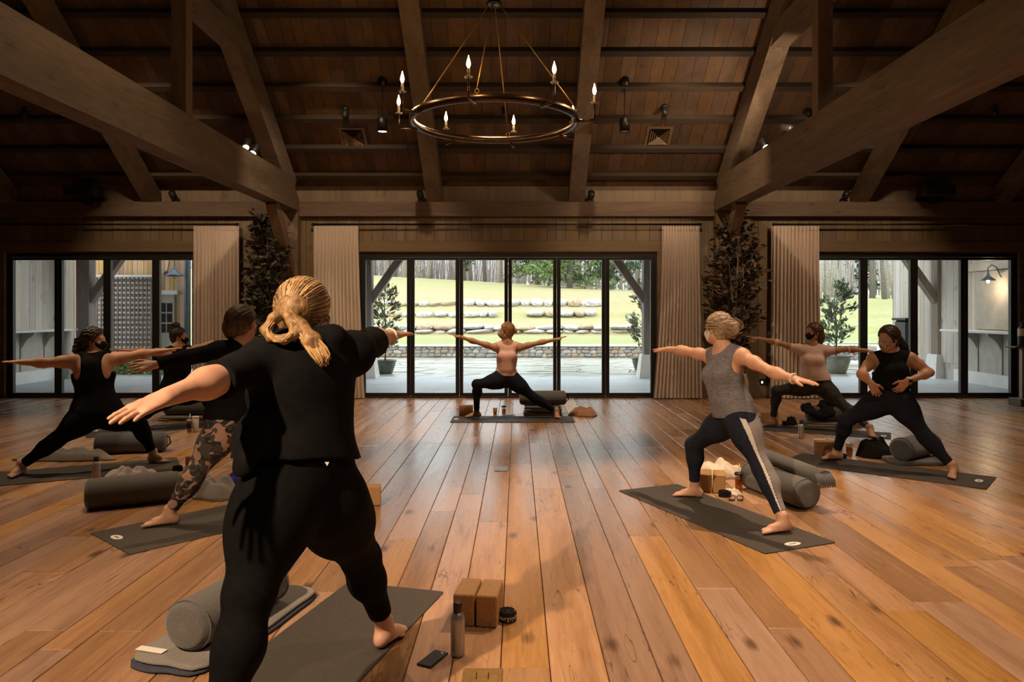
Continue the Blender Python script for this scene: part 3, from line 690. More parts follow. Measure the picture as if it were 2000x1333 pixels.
# rubble retaining wall
rw = emp('rubble_wall', (0, 24.9, 0)); tag(rw, 'low rubble stone retaining wall with pale coping along the terrace', 'stone wall')
MB().box((-12, 24.75, -0.05), (12, 25.2, 0.34)).build('wall_core', 'mortar', rw, (0, 24.9, 0))
x = -10.5
for row in range(3):
    x = -10.5
    while x < 10.5:
        w = rs.uniform(0.14, 0.34); hgt = 0.125
        rock(rw, 'stone', (x+w/2, 24.76, -0.02+row*0.12+0.06+rs.uniform(-0.015, 0.015)), (w*0.66, 0.09, hgt*0.74*rs.uniform(0.85, 1.2)), rs.choice(('stone', 'stone2', 'stone3', 'stone3')))
        x += w
for k in range(14):
    MB().cbox((-10.5+k*1.5+0.01, 24.66, 0.335), (-10.5+(k+1)*1.5-0.01, 25.25, 0.385), 0.01, rnd=rs.random()).build('coping_stone', 'ledge', rw, (-9.75+k*1.5, 24.9, 0.35))
# porch posts with braces and the porch roof
def porch_post(px, side, label, D=17.2):
    p = at(px, 700, D); X = p[0]; t = thing('porch_post', (X, D, -0.02), label, 'post')
    MB().cbox((X-0.15, D-0.15, 0.5), (X+0.15, D+0.15, 4.75), 0.012, rnd=rs.random()).build('post_shaft', 'porch', t, (X, D, 0.5))
    v = [(X-0.27, D-0.27, -0.02), (X+0.27, D-0.27, -0.02), (X+0.27, D+0.27, -0.02), (X-0.27, D+0.27, -0.02), (X-0.2, D-0.2, 0.52), (X+0.2, D-0.2, 0.52), (X+0.2, D+0.2, 0.52), (X-0.2, D+0.2, 0.52)]
    MB().add(v, [(4,5,6,7),(0,1,5,4),(1,2,6,5),(2,3,7,6),(3,0,4,7),(0,3,2,1)]).build('stone_plinth', 'ledge', t, (X, D, 0))
    for s in side:
        MB().beam((X+s*0.1, D, 1.75), (X+s*1.15, D, 3.25), 0.16, 0.2, up=(0, 1, 0), rnd=rs.random()).build('knee_brace', 'porch', t, (X, D, 2))
porch_post(715, (1,), 'timber porch post with knee brace beside the olive glazed pot')
porch_post(1268, (-1,), 'timber porch post with knee brace at the far potted magnolia')
porch_post(168, (1,), 'timber porch post with knee brace before the lattice')
porch_post(1837, (-1,), 'timber porch post with knee brace beside the barrel grill')
mb = MB(); mb.box((-16, 13.3, 4.75), (16, 17.9, 4.9)); mb.box((-16, 17.05, 3.22), (16, 17.35, 3.36)); struct(mb.build('porch_roof', 'porch'), 'timber porch roof over the doors')  # unseen roof, raised above its header beam to let more daylight in
# side wings
def wing_wall(X, y0, y1, sgn, nm, board, label, seed):
    r = random.Random(seed); t = emp(nm, (X, (y0+y1)/2, 0)); tag(t, label, 'building'); t['kind'] = 'structure'
    MB().box((min(X, X+sgn*0.15), y0, -0.1), (max(X, X+sgn*0.15), y1, 4.2)).build('wall_core', board, t, (X, y0, 0))
    y = y0
    while y < y1:
        w = min(r.choice((0.15, 0.2, 0.25)), y1-y); MB().cbox((X-0.015-r.random()*0.006, y+0.003, 0.35), (X+0.015+r.random()*0.006, y+w-0.003, 4.2), 0.004, rnd=r.random()).build('wall_board', board, t, (X, y, 1)); y += w
    return t
wl = wing_wall(-10.5, WY+0.2, 17.6, -1, 'barn_wing', 'greyboard', 'weathered board wing with a ledge counter, facing the lattice', 5)
wr = wing_wall(9.75, WY+0.2, 19.2, 1, 'barn_wing.001', 'greyboard', 'weathered board wing with a ledge counter and wall lamp', 6)
def counter(X, y0, y1, s, parent):
    t = parent; xa = X+s*0.02
    MB().cbox((min(X, X+s*0.42), y0, 1.07), (max(X, X+s*0.42), y1, 1.12), 0.008).build('ledge', 'ledge', t, (X, y0, 1.1))
    MB().box((min(X, xa+s*0.03), y0, 0.0), (max(X, xa+s*0.03), y1, 1.07)).build('panel_back', 'panel', t, (X, y0, 0.5))
    MB().cbox((min(X, xa+s*0.09), y0, -0.02), (max(X, xa+s*0.09), y1, 0.24), 0.006).build('plinth_board', 'ledge', t, (X, y0, 0.1))
    y = y0; k = 0
    while y < y1-0.3:
        MB().cbox((min(X, xa+s*0.055), y, 0.24), (max(X, xa+s*0.055), y+0.10, 1.07), 0.004).build('panel_stile', 'panel', t, (X, y, 0.6))
        v = []
        for yy in (y+0.02, y+0.08):
            v += [(xa+s*0.05, yy, 1.07), (xa+s*0.34, yy, 1.07), (xa+s*0.30, yy, 1.01), (xa+s*0.18, yy, 0.93), (xa+s*0.10, yy, 0.82), (xa+s*0.05, yy, 0.72)]
        n = 6; f = [tuple(range(n)), tuple(range(n, 2*n))[::-1]]+[(i+n, (i+1) % n+n, (i+1) % n, i) for i in range(n)]
        MB().add(v, f).build('ledge_bracket', 'panel', t, (X, y, 1))
        y += 0.78
counter(-10.5, WY+0.3, 17.4, 1, wl); counter(9.75, WY+0.3, 16.4, -1, wr)
# menu board / door panel on the other wing and its lamp
MB().cbox((9.69, 14.5, 1.14), (9.74, 15.7, 2.35), 0.008).build('wall_hatch', 'panel', wr, (9.7, 15, 1.7))
MB().cbox((9.66, 14.3, 2.36), (9.75, 16.2, 2.52), 0.008).build('hatch_lintel', 'greyboard', wr, (9.7, 15, 2.4))
def wall_lamp(base, dirv, label, lit, sc=1.0):
    base = np.array(base, float); d = np.array(dirv, float); t = thing('barn_lamp', base, label, 'lamp')
    MB().tube([base-d*0.0, base+d*0.03], [0.07, 0.06], 14).build('wall_rose', 'zinc', t, base)
    e = base+d*0.5*sc
    pts = [base+d*0.02, base+d*0.1*sc+np.array((0, 0, 0.05*sc)), base+d*0.22*sc+np.array((0, 0, 0.34*sc)), base+d*0.38*sc+np.array((0, 0, 0.42*sc)), e+np.array((0, 0, 0.32*sc)), e+np.array((0, 0, 0.1*sc))]
    MB().tube(pts, 0.012, 8).build('goose_neck', 'zinc', t, base)
    MB().lathe([(a*sc, b*sc) for a, b in ((0.03, 0.16), (0.045, 0.10), (0.06, 0.06), (0.13, 0.0), (0.225, -0.07), (0.225, -0.09), (0.12, -0.01), (0.02, 0.05))], e, 24).build('shade', 'zinc', t, e)
    MB().lathe([(a*sc, b*sc) for a, b in ((0.02, -0.02), (0.045, -0.06), (0.05, -0.11), (0.03, -0.16), (0.004, -0.175))], e, 14).build('bulb', 'lens' if lit else 'jar', t, e)
    if lit:
        ld = bpy.data.lights.new('barn_lamp_light', 'POINT'); ld.energy = 12; ld.color = WARM; lo = bpy.data.objects.new('barn_lamp_light', ld); COL.objects.link(lo); lo.location = tuple(e+np.array((0.0, 0, -0.22)))
wall_lamp((9.73, 14.85, at(1962, 543, 14.85)[2]), (-1, 0, 0), 'gooseneck barn lamp glowing over the bar ledge', True, 0.62)
# cedar gable facing the hall, with lattice, door, lamp and downpipe
GY = 19.4
gb = emp('cedar_gable', (-9.5, GY, 0)); tag(gb, 'warm cedar board wall with climbing lattice and a glazed door', 'building'); gb['kind'] = 'structure'
gx0 = (195-CX)/FPX*GY; gx1 = (366-CX)/FPX*GY
MB().box((gx0-2, GY+0.02, -0.1), (gx1, GY+0.2, 5.0)).build('wall_core', 'orangeboard', gb, (gx0, GY, 0))
x = gx0-1.5
while x < gx1-0.02:
    w = min(rs.choice((0.12, 0.16, 0.2)), gx1-x); MB().cbox((x+0.003, GY-0.012*rs.random(), 0), (x+w-0.003, GY+0.02, 5.0), 0.004, rnd=rs.random()).build('wall_board', 'orangeboard', gb, (x, GY, 1)); x += w
lt = thing('lattice_trellis', ((222+300)/2/FPX*GY-CX/FPX*GY, GY-0.2, 0), 'square wooden lattice trellis standing before the cedar wall', 'trellis')
lx0 = (190-CX)/FPX*(GY-.2); lx1 = (299-CX)/FPX*(GY-.2); lz1 = EYE+(HY-542)/FPX*(GY-.2); lz0 = 0.28
k = 0; x = lx0
while x <= lx1+0.01:
    MB().box((x-0.017, GY-0.24, lz0), (x+0.017, GY-0.20, lz1)).build('upright_batten', 'lattice', lt, (x, GY-.2, 1)); x += 0.107
z = lz0+0.05
while z < lz1:
    MB().box((lx0, GY-0.215, z-0.026), (lx1, GY-0.17, z+0.026)).build('cross_batten', 'ledge', lt, (lx0, GY-.2, z)); z += 0.128
MB().cbox((lx0-0.05, GY-0.3, lz1), (lx1+0.06, GY-0.12, lz1+0.06), 0.006).build('top_cap', 'ledge', lt, (lx0, GY-.2, lz1))
MB().box((lx0, GY-0.16, 0.0), (lx1, GY-0.10, lz1)).build('stone_backing', 'stone', lt, (lx0, GY-.1, 0))
dx0 = (318-CX)/FPX*GY; dx1 = (342-CX)/FPX*GY; dz1 = EYE+(HY-576)/FPX*GY
od = MB(); od.cbox((dx0-.5, GY-0.05, 0), (dx1, GY-0.013, dz1), 0.004); od.build('garden_door', 'panel', gb, (dx0, GY, 0))
MB().cbox((dx0-.55, GY-0.09, dz1), (dx1+0.1, GY-0.013, dz1+0.11), 0.005).build('door_lintel', 'ledge', gb, (dx0, GY, dz1))
for i in range(2):
    for j in range(3):
        MB().box((dx1-0.36+i*0.17, GY-0.056, dz1-0.45-j*0.27), (dx1-0.22+i*0.17, GY-0.05, dz1-0.22-j*0.27)).build('door_pane', 'black', gb, (dx0, GY, 1))
wall_lamp((at(325, 534, GY)[0], GY-0.03, at(325, 534, GY)[2]), (0.75, -0.66, 0), 'blue grey barn lamp on the cedar wall', False)
pz = (366-CX)/FPX*(GY-0.1)
dp = MB(); dp.tube([(pz, GY-0.1, 0.0), (pz, GY-0.1, 5.0)], 0.075, 12); tag(dp.build('downpipe', 'zinc', None, (pz, GY-0.1, 0)), 'blue grey metal downpipe at the corner of the cedar wall', 'pipe')
st = emp('stone_chimney', (gx1+0.55, GY+0.3, 0)); tag(st, 'rough grey stone pier beyond the downpipe', 'building'); st['kind'] = 'structure'
MB().box((gx1+0.05, GY+0.15, 0), (gx1+1.1, GY+1.0, 5.2)).build('pier_core', 'mortar', st, (gx1, GY, 0))
for j in range(14):
    x = gx1+0.05
    while x < gx1+1.05:
        w = rs.uniform(0.25, 0.5); rock(st, 'stone', (x+w/2, GY+0.16, 0.15+j*0.37), (w*0.6, 0.12, 0.24), rs.choice(('stone', 'stone3'))); x += w
def leafy(mb, c, r, n, size, rsd, mi=0):
    for _ in range(n):
        d = np.array((rsd.gauss(0, 1), rsd.gauss(0, 1), rsd.gauss(0, 1))); d /= np.linalg.norm(d)
        p = np.array(c)+d*np.array(r)*rsd.random()**0.4
        leaf(mb, p, d+np.array((0, 0, rsd.uniform(-0.3, 0.6))), size*rsd.uniform(0.7, 1.3), rsd, mi)
def leaf(mb, p, d, L, rsd, mi=0, wr=0.32):
    d = d/(np.linalg.norm(d)+1e-9); s = np.cross(d, (rsd.gauss(0, 1), rsd.gauss(0, 1), rsd.gauss(0, 1))); s /= np.linalg.norm(s)+1e-9; u = np.cross(s, d)
    a = p; b = p+d*L*0.5+s*L*wr+u*L*0.08; c = p+d*L; e = p+d*L*0.5-s*L*wr+u*L*0.08
    mb.add([a, b, c, e, p+d*L*0.5], [(0, 1, 4), (1, 2, 4), (2, 3, 4), (3, 0, 4)], mi, False, rsd.random())
# groundcover under the lattice
mb = MB(); 
for _ in range(26): leafy(mb, (rs.uniform(lx0-0.2, lx1+0.9), GY-0.85+rs.uniform(-0.2, 0.2), 0.12), (0.28, 0.22, 0.2), 60, 0.09, rs)
tag(mb.build('groundcover', 'shrub'), 'low green groundcover planting at the foot of the lattice', 'plant', kind='stuff')
# potted magnolias outside
def potted(px, pbase, D, hpx, wpx, ptop, rpot, leafm, potm, label, seed, nl=420):
    r = random.Random(seed); b = at(px, pbase, D); b[2] = -0.03; X = b[0]; t = thing('potted_magnolia', b, label, 'plant')
    h = (pbase-ptop)/FPX*D; hp = rpot*1.25
    pot = MB().lathe([(rpot*0.62, 0), (rpot*0.7, 0.02), (rpot*0.86, hp*0.45), (rpot*0.93, hp*0.62), (rpot*0.96, hp*0.66), (rpot*0.93, hp*0.7), (rpot, hp*0.9), (rpot*1.1, hp*0.93), (rpot*1.1, hp), (rpot*0.98, hp), (rpot*0.95, hp*0.9), (0.01, hp*0.9)], b, 28).build('pot', potm, t, b)
    MB().lathe([(rpot*0.94, hp*0.9), (0.01, hp*0.92)], b, 20).build('soil', 'soil', t, b)
    top = b+np.array((0, 0, h)); tr = MB(); tr.tube([b+np.array((0, 0, hp*0.8)), b+np.array((0.04, 0, h*0.5)), b+np.array((-0.03, 0.03, h*0.8)), top-np.array((0, 0, 0.12))], [0.022, 0.018, 0.012, 0.005], 6)
    lf = MB(); w = wpx/FPX*D/2
    for k in range(22):
        z = hp+(h-hp)*(0.18+0.8*k/21); a = r.uniform(0, 6.28); rr = w*(0.55+0.45*r.random())*math.sin(math.pi*(0.18+0.75*k/21))**0.6
        s0 = b+np.array((0, 0, z-0.1)); e = b+np.array((rr*math.cos(a), rr*math.sin(a), z+0.08)); tr.tube([s0, (s0+e)/2+np.array((0, 0, 0.02)), e], [0.009, 0.006, 0.003], 5)
        for q in range(nl//22):
            f = r.uniform(0.35, 1.05); p = s0+(e-s0)*f+np.array((r.gauss(0, 0.05), r.gauss(0, 0.05), r.gauss(0, 0.05)))
            leaf(lf, p, (e-s0)+np.array((r.gauss(0, 0.25), r.gauss(0, 0.25), r.uniform(-0.1, 0.3))), r.uniform(0.12, 0.2), r, r.choice((0, 0, 0, 1)), 0.2)
    tr.build('trunk', 'bark', t, b); lf.build('foliage', [leafm, 'magn2' if leafm == 'magn' else 'shrub'], t, b)
potted(752, 733, 18.4, 0, 74, 566, 0.27, 'magn', 'glaze', 'bushy magnolia in olive glazed pot beside the porch post', 31)
potted(1254, 728, 19.4, 0, 70, 560, 0.27, 'magn', 'glaze', 'magnolia in olive glazed pot half hidden by the porch post', 32)
potted(1632, 712, 18.6, 0, 82, 540, 0.36, 'magn2', 'glaze2', 'blue green magnolia in pale wide pot behind the pink t-shirt woman', 33, 700)
# low stone planter wall and the grill by the other wing
lw = emp('planter_wall', at(1660, 690, 21.5)*np.array((1, 1, 0))); tag(lw, 'low dry stone planter wall beyond the pale pot', 'stone wall')
for j in range(3):
    for k in range(8):
        rock(lw, 'stone', at(1622+k*9.5, 700-j*10, 21.5)+np.array((0, 0, 0)), (0.09, 0.14, 0.085), rs.choice(('stone', 'stone3')))
MB().cbox(at(1615, 672, 21.3)-np.array((0, 0, 0)), at(1700, 668, 21.8), 0.01).build('coping_stone', 'ledge', lw, at(1650, 670, 21.5))
gp = at(1806, 700, 18.6); gp[2] = -0.03
gr = thing('barrel_grill', gp, 'black barrel grill with a wooden side shelf beside the porch post', 'grill')
MB().cbox(gp+np.array((-0.62, -0.3, 0.55)), gp+np.array((0.10, 0.3, 1.32)), 0.05).build('firebox', 'blackp', gr, gp)
MB().cbox(gp+np.array((-0.66, -0.34, 1.32)), gp+np.array((0.14, 0.34, 1.38)), 0.01).build('lid', 'black', gr, gp)
MB().cbox(gp+np.array((-0.5, -0.62, 0.50)), gp+np.array((0.06, -0.3, 0.545)), 0.008).build('side_shelf', 'orangeboard', gr, gp)
for a in (-0.55, 0.03):
    for b in (-0.22, 0.22): MB().box(gp+np.array((a-0.03, b-0.03, 0)), gp+np.array((a+0.03, b+0.03, 0.56))).build('leg', 'black', gr, gp)
MB().tube([gp+np.array((-0.42, -0.36, 1.12)), gp+np.array((-0.1, -0.36, 1.12))], 0.015, 8).build('handle', 'steel', gr, gp)
# outbuilding column beyond: pale board wall seen between the porch posts and a downpipe
px = at(1748, 600, 21.0)[0]
ob = emp('outbuilding', (px+0.9, 21.2, 0)); tag(ob, 'pale board outbuilding behind the barrel grill', 'building'); ob['kind'] = 'structure'
MB().box((px+0.12, 21.0, -0.1), (px+2.0, 21.25, 5.2)).build('wall_core', 'greyboard', ob, (px, 21, 0))
for k in range(9): MB().cbox((px+0.12+k*0.2, 20.97, 0.0), (px+0.31+k*0.2, 21.0, 5.2), 0.004, rnd=rs.random()).build('wall_board', 'greyboard', ob, (px+k*.2, 21, 0))
tag(MB().tube([(px, 20.9, -0.05), (px, 20.9, 5.2)], 0.10, 12).build('downpipe', 'zinc', None, (px, 20.9, 0)), 'thick blue grey pipe at the corner of the pale outbuilding', 'pipe')
# ---- woodland
def bare_tree(X, Y, h, r0, lean, seed, matn, nb=9):
    r = random.Random(seed); mb = MB(); z0 = float(hill_z(X, Y))-0.2; b = np.array((X, Y, z0)); top = b+np.array((lean, r.uniform(-0.3, 0.3), h))
    pts = [b, b+(top-b)*0.3+np.array((r.gauss(0, .15), 0, 0)), b+(top-b)*0.65+np.array((r.gauss(0, .2), 0, 0)), top]
    mb.tube(pts, [r0, r0*0.85, r0*0.6, r0*0.2], 6)
    for k in range(nb):
        f = r.uniform(0.25, 0.95); s = b+(top-b)*f; a = r.uniform(0, 6.28); L = h*r.uniform(0.12, 0.32)*(1.1-f*0.5)
        e = s+np.array((math.cos(a)*L*0.8, math.sin(a)*L*0.5, L*r.uniform(0.15, 0.8))); m_ = (s+e)/2+np.array((0, 0, L*0.1))
        rb = r0*(1-f)*0.45+0.02; mb.tube([s, m_, e], [rb, rb*0.6, rb*0.2], 4)
        for q in range(2):
            e2 = m_+np.array((r.gauss(0, L*0.35), r.gauss(0, L*0.2), r.uniform(0.1, 0.5)*L)); mb.tube([m_, e2], [rb*0.45, rb*0.1], 3)
    o = mb.build('bare_tree', matn, None, b); return tag(o, 'bare winter tree trunk in the woodland above the slope', 'tree', 'bare woodland trees')
rt = random.Random(77); used = [((q-CX)/FPX*y, y) for q, y in ((1050, 80), (1112, 70), (1195, 79), (905, 82), (1705, 84))]
def free_spot(fy, fx):
    for _ in range(300):
        Y = fy(); X = fx(Y)
        if all(abs(X-a) > 3.4 or abs(Y-b) > 3.4 for a, b in used): break
    used.append((X, Y)); return X, Y
for k in range(58):
    X, Y = free_spot(lambda: rt.uniform(80, 109), lambda Y: rt.uniform(-20, 26)*Y/80); bare_tree(X, Y, rt.uniform(15, 22), rt.uniform(0.12, 0.34), rt.uniform(-1.5, 1.5), 500+k, rt.choice(('bark', 'bark', 'barkpale')))
for k in range(26):
    X, Y = free_spot(lambda: rt.uniform(44, 76), lambda Y: (rt.uniform(1590, 1770)-CX)/FPX*Y); o = bare_tree(X, Y, rt.uniform(11, 17), rt.uniform(0.07, 0.2), rt.uniform(-1.5, 1.5), 700+k, rt.choice(('bark', 'barkpale', 'barkpale')), 14); tag(o, 'slender bare tree with pale branches beyond the planter wall', 'tree', 'bare trees beyond the planter wall')
mb = MB()
for k in range(2600):
    Y = rt.uniform(112, 148); X = rt.uniform(-0.34, 0.72)*Y; z = float(hill_z(X, Y)); h = rt.uniform(2.0, 4.5) if k % 3 else rt.uniform(8, 17); r0 = 0.025+0.055*rt.random()*(1 if k % 3 else 1.6)
    mb.tube([(X, Y, z-0.2), (X+rt.gauss(0, 0.25), Y, z+h*0.5), (X+rt.gauss(0, 0.7), Y, z+h)], [r0, r0*0.8, r0*0.25], 3, cap=False)
tag(mb.build('woodland_thicket', 'thicket'), 'dense leafless brush and saplings filling the wood', 'undergrowth', kind='stuff')
# wooded ridge far behind
n1, n2 = 120, 26; P = np.zeros((n1, n2, 3))
for i in range(n1):
    for j in range(n2):
        X = -160+320*i/(n1-1); Y = 150+2.5*j; P[i, j] = (X, Y, 5+24*(j/(n2-1))**0.8+2.2*math.sin(X*0.35+j)+1.5*math.sin(X*0.93+2.1*j)+0.03*abs(X))
ridge = MB().grid(P).build('wooded_ridge', 'ridge'); tag(ridge, 'leafless wooded ridge far behind the trees', 'hill', kind='structure')
# evergreens
def pine(X, Y, h, rad, z0f, leafm, label, seed, nb=34, per=46, size=0.5):
    r = random.Random(seed); z0 = float(hill_z(X, Y))-0.2; b = np.array((X, Y, z0)); t = thing('pine_tree', b, label, 'tree')
    MB().tube([b, b+np.array((0.2, 0, h*0.5)), b+np.array((0, 0, h))], [0.28, 0.2, 0.03], 8).build('trunk', 'bark', t, b)
    lf = MB(); br = MB()
    for k in range(nb):
        f = z0f+(1-z0f)*(k/nb); a = r.uniform(0, 6.28); L = rad*(1-(f-z0f)/(1-z0f)*0.75)*r.uniform(0.6, 1.05)
        s = b+np.array((0, 0, h*f)); e = s+np.array((math.cos(a)*L, math.sin(a)*L, L*r.uniform(-0.15, 0.2))); br.tube([s, e], [0.06, 0.015], 4)
        for q in range(3):
            c = s+(e-s)*(0.45+0.27*q); leafy(lf, c, (L*0.26, L*0.26, L*0.12), per//3, size, r)
    br.build('branches', 'bark', t, b); lf.build('foliage', leafm, t, b)
ppx = lambda px, Y: (px-CX)/FPX*Y
pine(ppx(1050, 80), 80, 14, 3.4, 0.10, 'pine', 'bright green pine above the slope, seen behind the instructor', 1, 60, 100, 0.38)
pine(ppx(1112, 70), 70, 15, 4.4, 0.05, 'pine', 'broad bright green pine with low hanging boughs', 2, 84, 110, 0.38)
pine(ppx(1195, 79), 79, 14, 3.8, 0.10, 'ever', 'dark green holly-like evergreen beside the bright pine', 3, 60, 90, 0.36)
pine(ppx(905, 82), 82, 15, 1.6, 0.1, 'ever', 'narrow ivy clad evergreen among bare trunks', 4, 40, 36, 0.4)
pine(ppx(1705, 84), 84, 12, 2.4, 0.1, 'ever', 'dark evergreen behind pale bare branches', 5, 30, 40)
# ================================================================ people: signed-distance figures meshed to one surface
import openvdb as vdb
def V(*a): return np.array(a, float)
def unit(v): v = np.asarray(v, float); return v/(np.linalg.norm(v)+1e-12)
class Fig:
    def __init__(self): self.p = []
    def cap(self, a, b, ra, rb, k=0.02, n=None, q=1.0, mode='u'):
        a = np.array(a, float); b = np.array(b, float); R = max(ra, rb)
        self.p.append(('c', mode, k, a, b, ra, rb, None if n is None else unit(n), q, np.minimum(a, b)-R, np.maximum(a, b)+R)); return self
    def ell(self, c, ax, rad, k=0.02, mode='u'):
        c = np.array(c, float); ax = np.array([unit(x) for x in ax]); R = max(rad)
        self.p.append(('e', mode, k, c, ax, np.array(rad, float), None, None, None, c-R, c+R)); return self
    def plane(self, c, n, rad, mode='cut'):
        # keep the side opposite to n, only within rad of c
        c = np.array(c, float); self.p.append(('p', mode, 0, c, unit(n), rad, None, None, None, c-rad, c+rad)); return self
    def mesh(self, vox, off=0.0, wob=0.0, wsc=9.0, seed=0.0):
        us = [p for p in self.p if p[1] == 'u']
        lo = np.min([p[9] for p in us], 0)-off-0.04; hi = np.max([p[10] for p in us], 0)+off+0.04
        N = np.ceil((hi-lo)/vox).astype(int)+1
        A = np.full(N, 0.2, dtype=np.float32)
        ax = [lo[i]+vox*np.arange(N[i]) for i in range(3)]
        for p in self.p:
            kind, mode, k = p[0], p[1], p[2]
            pad = off+k+3*vox
            i0 = np.clip(np.floor((p[9]-pad-lo)/vox).astype(int), 0, N); i1 = np.clip(np.ceil((p[10]+pad-lo)/vox).astype(int)+1, 0, N)
            if np.any(i1 <= i0): continue
            sl = tuple(slice(i0[i], i1[i]) for i in range(3))
            gx_ = ax[0][sl[0]][:, None, None]; gy_ = ax[1][sl[1]][None, :, None]; gz_ = ax[2][sl[2]][None, None, :]
            if kind == 'c':
                a, b, ra, rb, n, q = p[3], p[4], p[5], p[6], p[7], p[8]
                d = b-a; L2 = float(d@d)+1e-12; dx, dy, dz = gx_-a[0], gy_-a[1], gz_-a[2]
                t = np.clip((dx*d[0]+dy*d[1]+dz*d[2])/L2, 0, 1)
                ex, ey, ez = dx-t*d[0], dy-t*d[1], dz-t*d[2]
                r = ra+(rb-ra)*t
                if n is None: D = np.sqrt(ex*ex+ey*ey+ez*ez)-r-off
                else:
                    w = ex*n[0]+ey*n[1]+ez*n[2]; s2 = np.maximum(ex*ex+ey*ey+ez*ez-w*w, 0)
                    ro = r+off; qo = (r*q+off)/ro; D = (np.sqrt(s2+(w/qo)**2)-ro)*np.minimum(1.0, 0.5+0.5*qo)
            elif kind == 'e':
                c, E, rad = p[3], p[4], p[5]+off
                dx, dy, dz = gx_-c[0], gy_-c[1], gz_-c[2]
                u = [(dx*E[i][0]+dy*E[i][1]+dz*E[i][2]) for i in range(3)]
                k0 = np.sqrt(sum((u[i]/rad[i])**2 for i in range(3))); k1 = np.sqrt(sum((u[i]/rad[i]**2)**2 for i in range(3)))+1e-9
                D = k0*(k0-1.0)/k1
            else:
                c, n, rad = p[3], p[4], p[5]
                dx, dy, dz = gx_-c[0], gy_-c[1], gz_-c[2]
                D = dx*n[0]+dy*n[1]+dz*n[2]; inside = (dx*dx+dy*dy+dz*dz) < rad*rad
                B = A[sl]; A[sl] = np.where(inside, np.maximum(B, D), B); continue
            B = A[sl]
            if mode == 'u':
                if k > 0:
                    h = np.maximum(k-np.abs(B-D), 0)/k; A[sl] = np.minimum(B, D)-h*h*k*0.25
                else: A[sl] = np.minimum(B, D)
            elif mode == 's':      # subtract
                D = -D-2*0
                if k > 0:
                    h = np.maximum(k-np.abs(B-D), 0)/k; A[sl] = np.maximum(B, D)+h*h*k*0.25
                else: A[sl] = np.maximum(B, D)
        if wob:
            gx_ = ax[0][:, None, None]; gy_ = ax[1][None, :, None]; gz_ = ax[2][None, None, :]
            s = wsc
            A += (wob*(np.sin(s*gx_*1.7+seed+2.1*np.sin(s*0.6*gz_+seed))*np.sin(s*gz_*2.3+1.3*seed+1.7*np.sin(s*0.9*gx_))+0.6*np.sin(s*2.1*gy_+s*2.6*gz_+seed+np.sin(s*1.1*gx_*2)))).astype(np.float32)
        g = vdb.FloatGrid(0.2); g.copyFromArray(np.ascontiguousarray(A, dtype=np.float32)); pts, quads = g.convertToQuads(0.0)
        return pts*vox+lo, quads
def mesh_obj(name, pts, quads, m, parent, origin):
    me = bpy.data.meshes.new(name); pts = np.asarray(pts, float)-np.array(origin, float)
    nv, nq = len(pts), len(quads)
    me.vertices.add(nv); me.vertices.foreach_set('co', pts.reshape(-1).astype(np.float32))
    me.loops.add(nq*4); me.loops.foreach_set('vertex_index', np.asarray(quads)[:, ::-1].reshape(-1).astype(np.int32))
    me.polygons.add(nq); me.polygons.foreach_set('loop_start', np.arange(0, nq*4, 4, dtype=np.int32))
    try: me.polygons.foreach_set('loop_total', np.full(nq, 4, dtype=np.int32))
    except Exception: pass
    me.polygons.foreach_set('use_smooth', np.ones(nq, dtype=bool)); me.update(calc_edges=True); me.validate()
    me.materials.append(M[m] if isinstance(m, str) else m)
    o = bpy.data.objects.new(name, me); COL.objects.link(o); o.location = tuple(float(x) for x in origin)
    if parent is not None: par(o, parent)
    return o
# ---------------------------------------------------------------- skin, hair and clothing materials
def skin_mat(name, col, red):
    m, nt, b = mat(name); co = objco(nt); n = noise(nt, co, 14, 4)
    nt.links.new(ramp(nt, n, [(0.3, red), (0.7, col)]), b.inputs['Base Color'])
    b.inputs['Roughness'].default_value = 0.5; b.inputs['Specular IOR Level'].default_value = 0.35
    b.inputs['Subsurface Weight'].default_value = 0.08; b.inputs['Subsurface Radius'].default_value = (0.012, 0.005, 0.003)
    bump(nt, b, noise(nt, co, 160, 3), 0.08, 0.003); return m
M['skin'] = skin_mat('fair_skin', (0.62, 0.37, 0.26), (0.55, 0.29, 0.20))
M['skin2'] = skin_mat('light_tan_skin', (0.50, 0.285, 0.185), (0.44, 0.235, 0.15))
def hair_mat(name, dark, light, scale=60, rough=0.42):
    m, nt, b = mat(name); co = objco(nt)
    n = noise(nt, mapping(nt, co, (1, 1, 0.12)), scale, 5, 0.7, 0.8); n2 = noise(nt, co, 9, 3)
    f = math_n(nt, 'ADD', math_n(nt, 'MULTIPLY', n, 0.75), math_n(nt, 'MULTIPLY', n2, 0.25))
    nt.links.new(ramp(nt, f, [(0.36, dark), (0.64, light)]), b.inputs['Base Color'])
    b.inputs['Roughness'].default_value = rough; b.inputs['Specular IOR Level'].default_value = 0.45
    bump(nt, b, n, 0.7, 0.006); return m
M['h_blond'] = hair_mat('blond_hair', (0.11, 0.055, 0.022), (0.50, 0.30, 0.13))
M['h_blond_s'] = plain('blond_strands', (0.50, 0.31, 0.14), 0.4, 0, 0.35, 25)
M['h_dkblond'] = hair_mat('brown_blond_hair', (0.045, 0.025, 0.014), (0.16, 0.095, 0.05))
M['h_dark'] = hair_mat('dark_brown_hair', (0.010, 0.007, 0.005), (0.045, 0.027, 0.018))
M['h_brown'] = hair_mat('brown_hair', (0.035, 0.018, 0.011), (0.12, 0.062, 0.036))
M['h_ash'] = hair_mat('ash_blond_hair', (0.17, 0.11, 0.065), (0.46, 0.34, 0.21))
M['h_straw'] = hair_mat('strawberry_blond_hair', (0.20, 0.10, 0.045), (0.46, 0.27, 0.12))
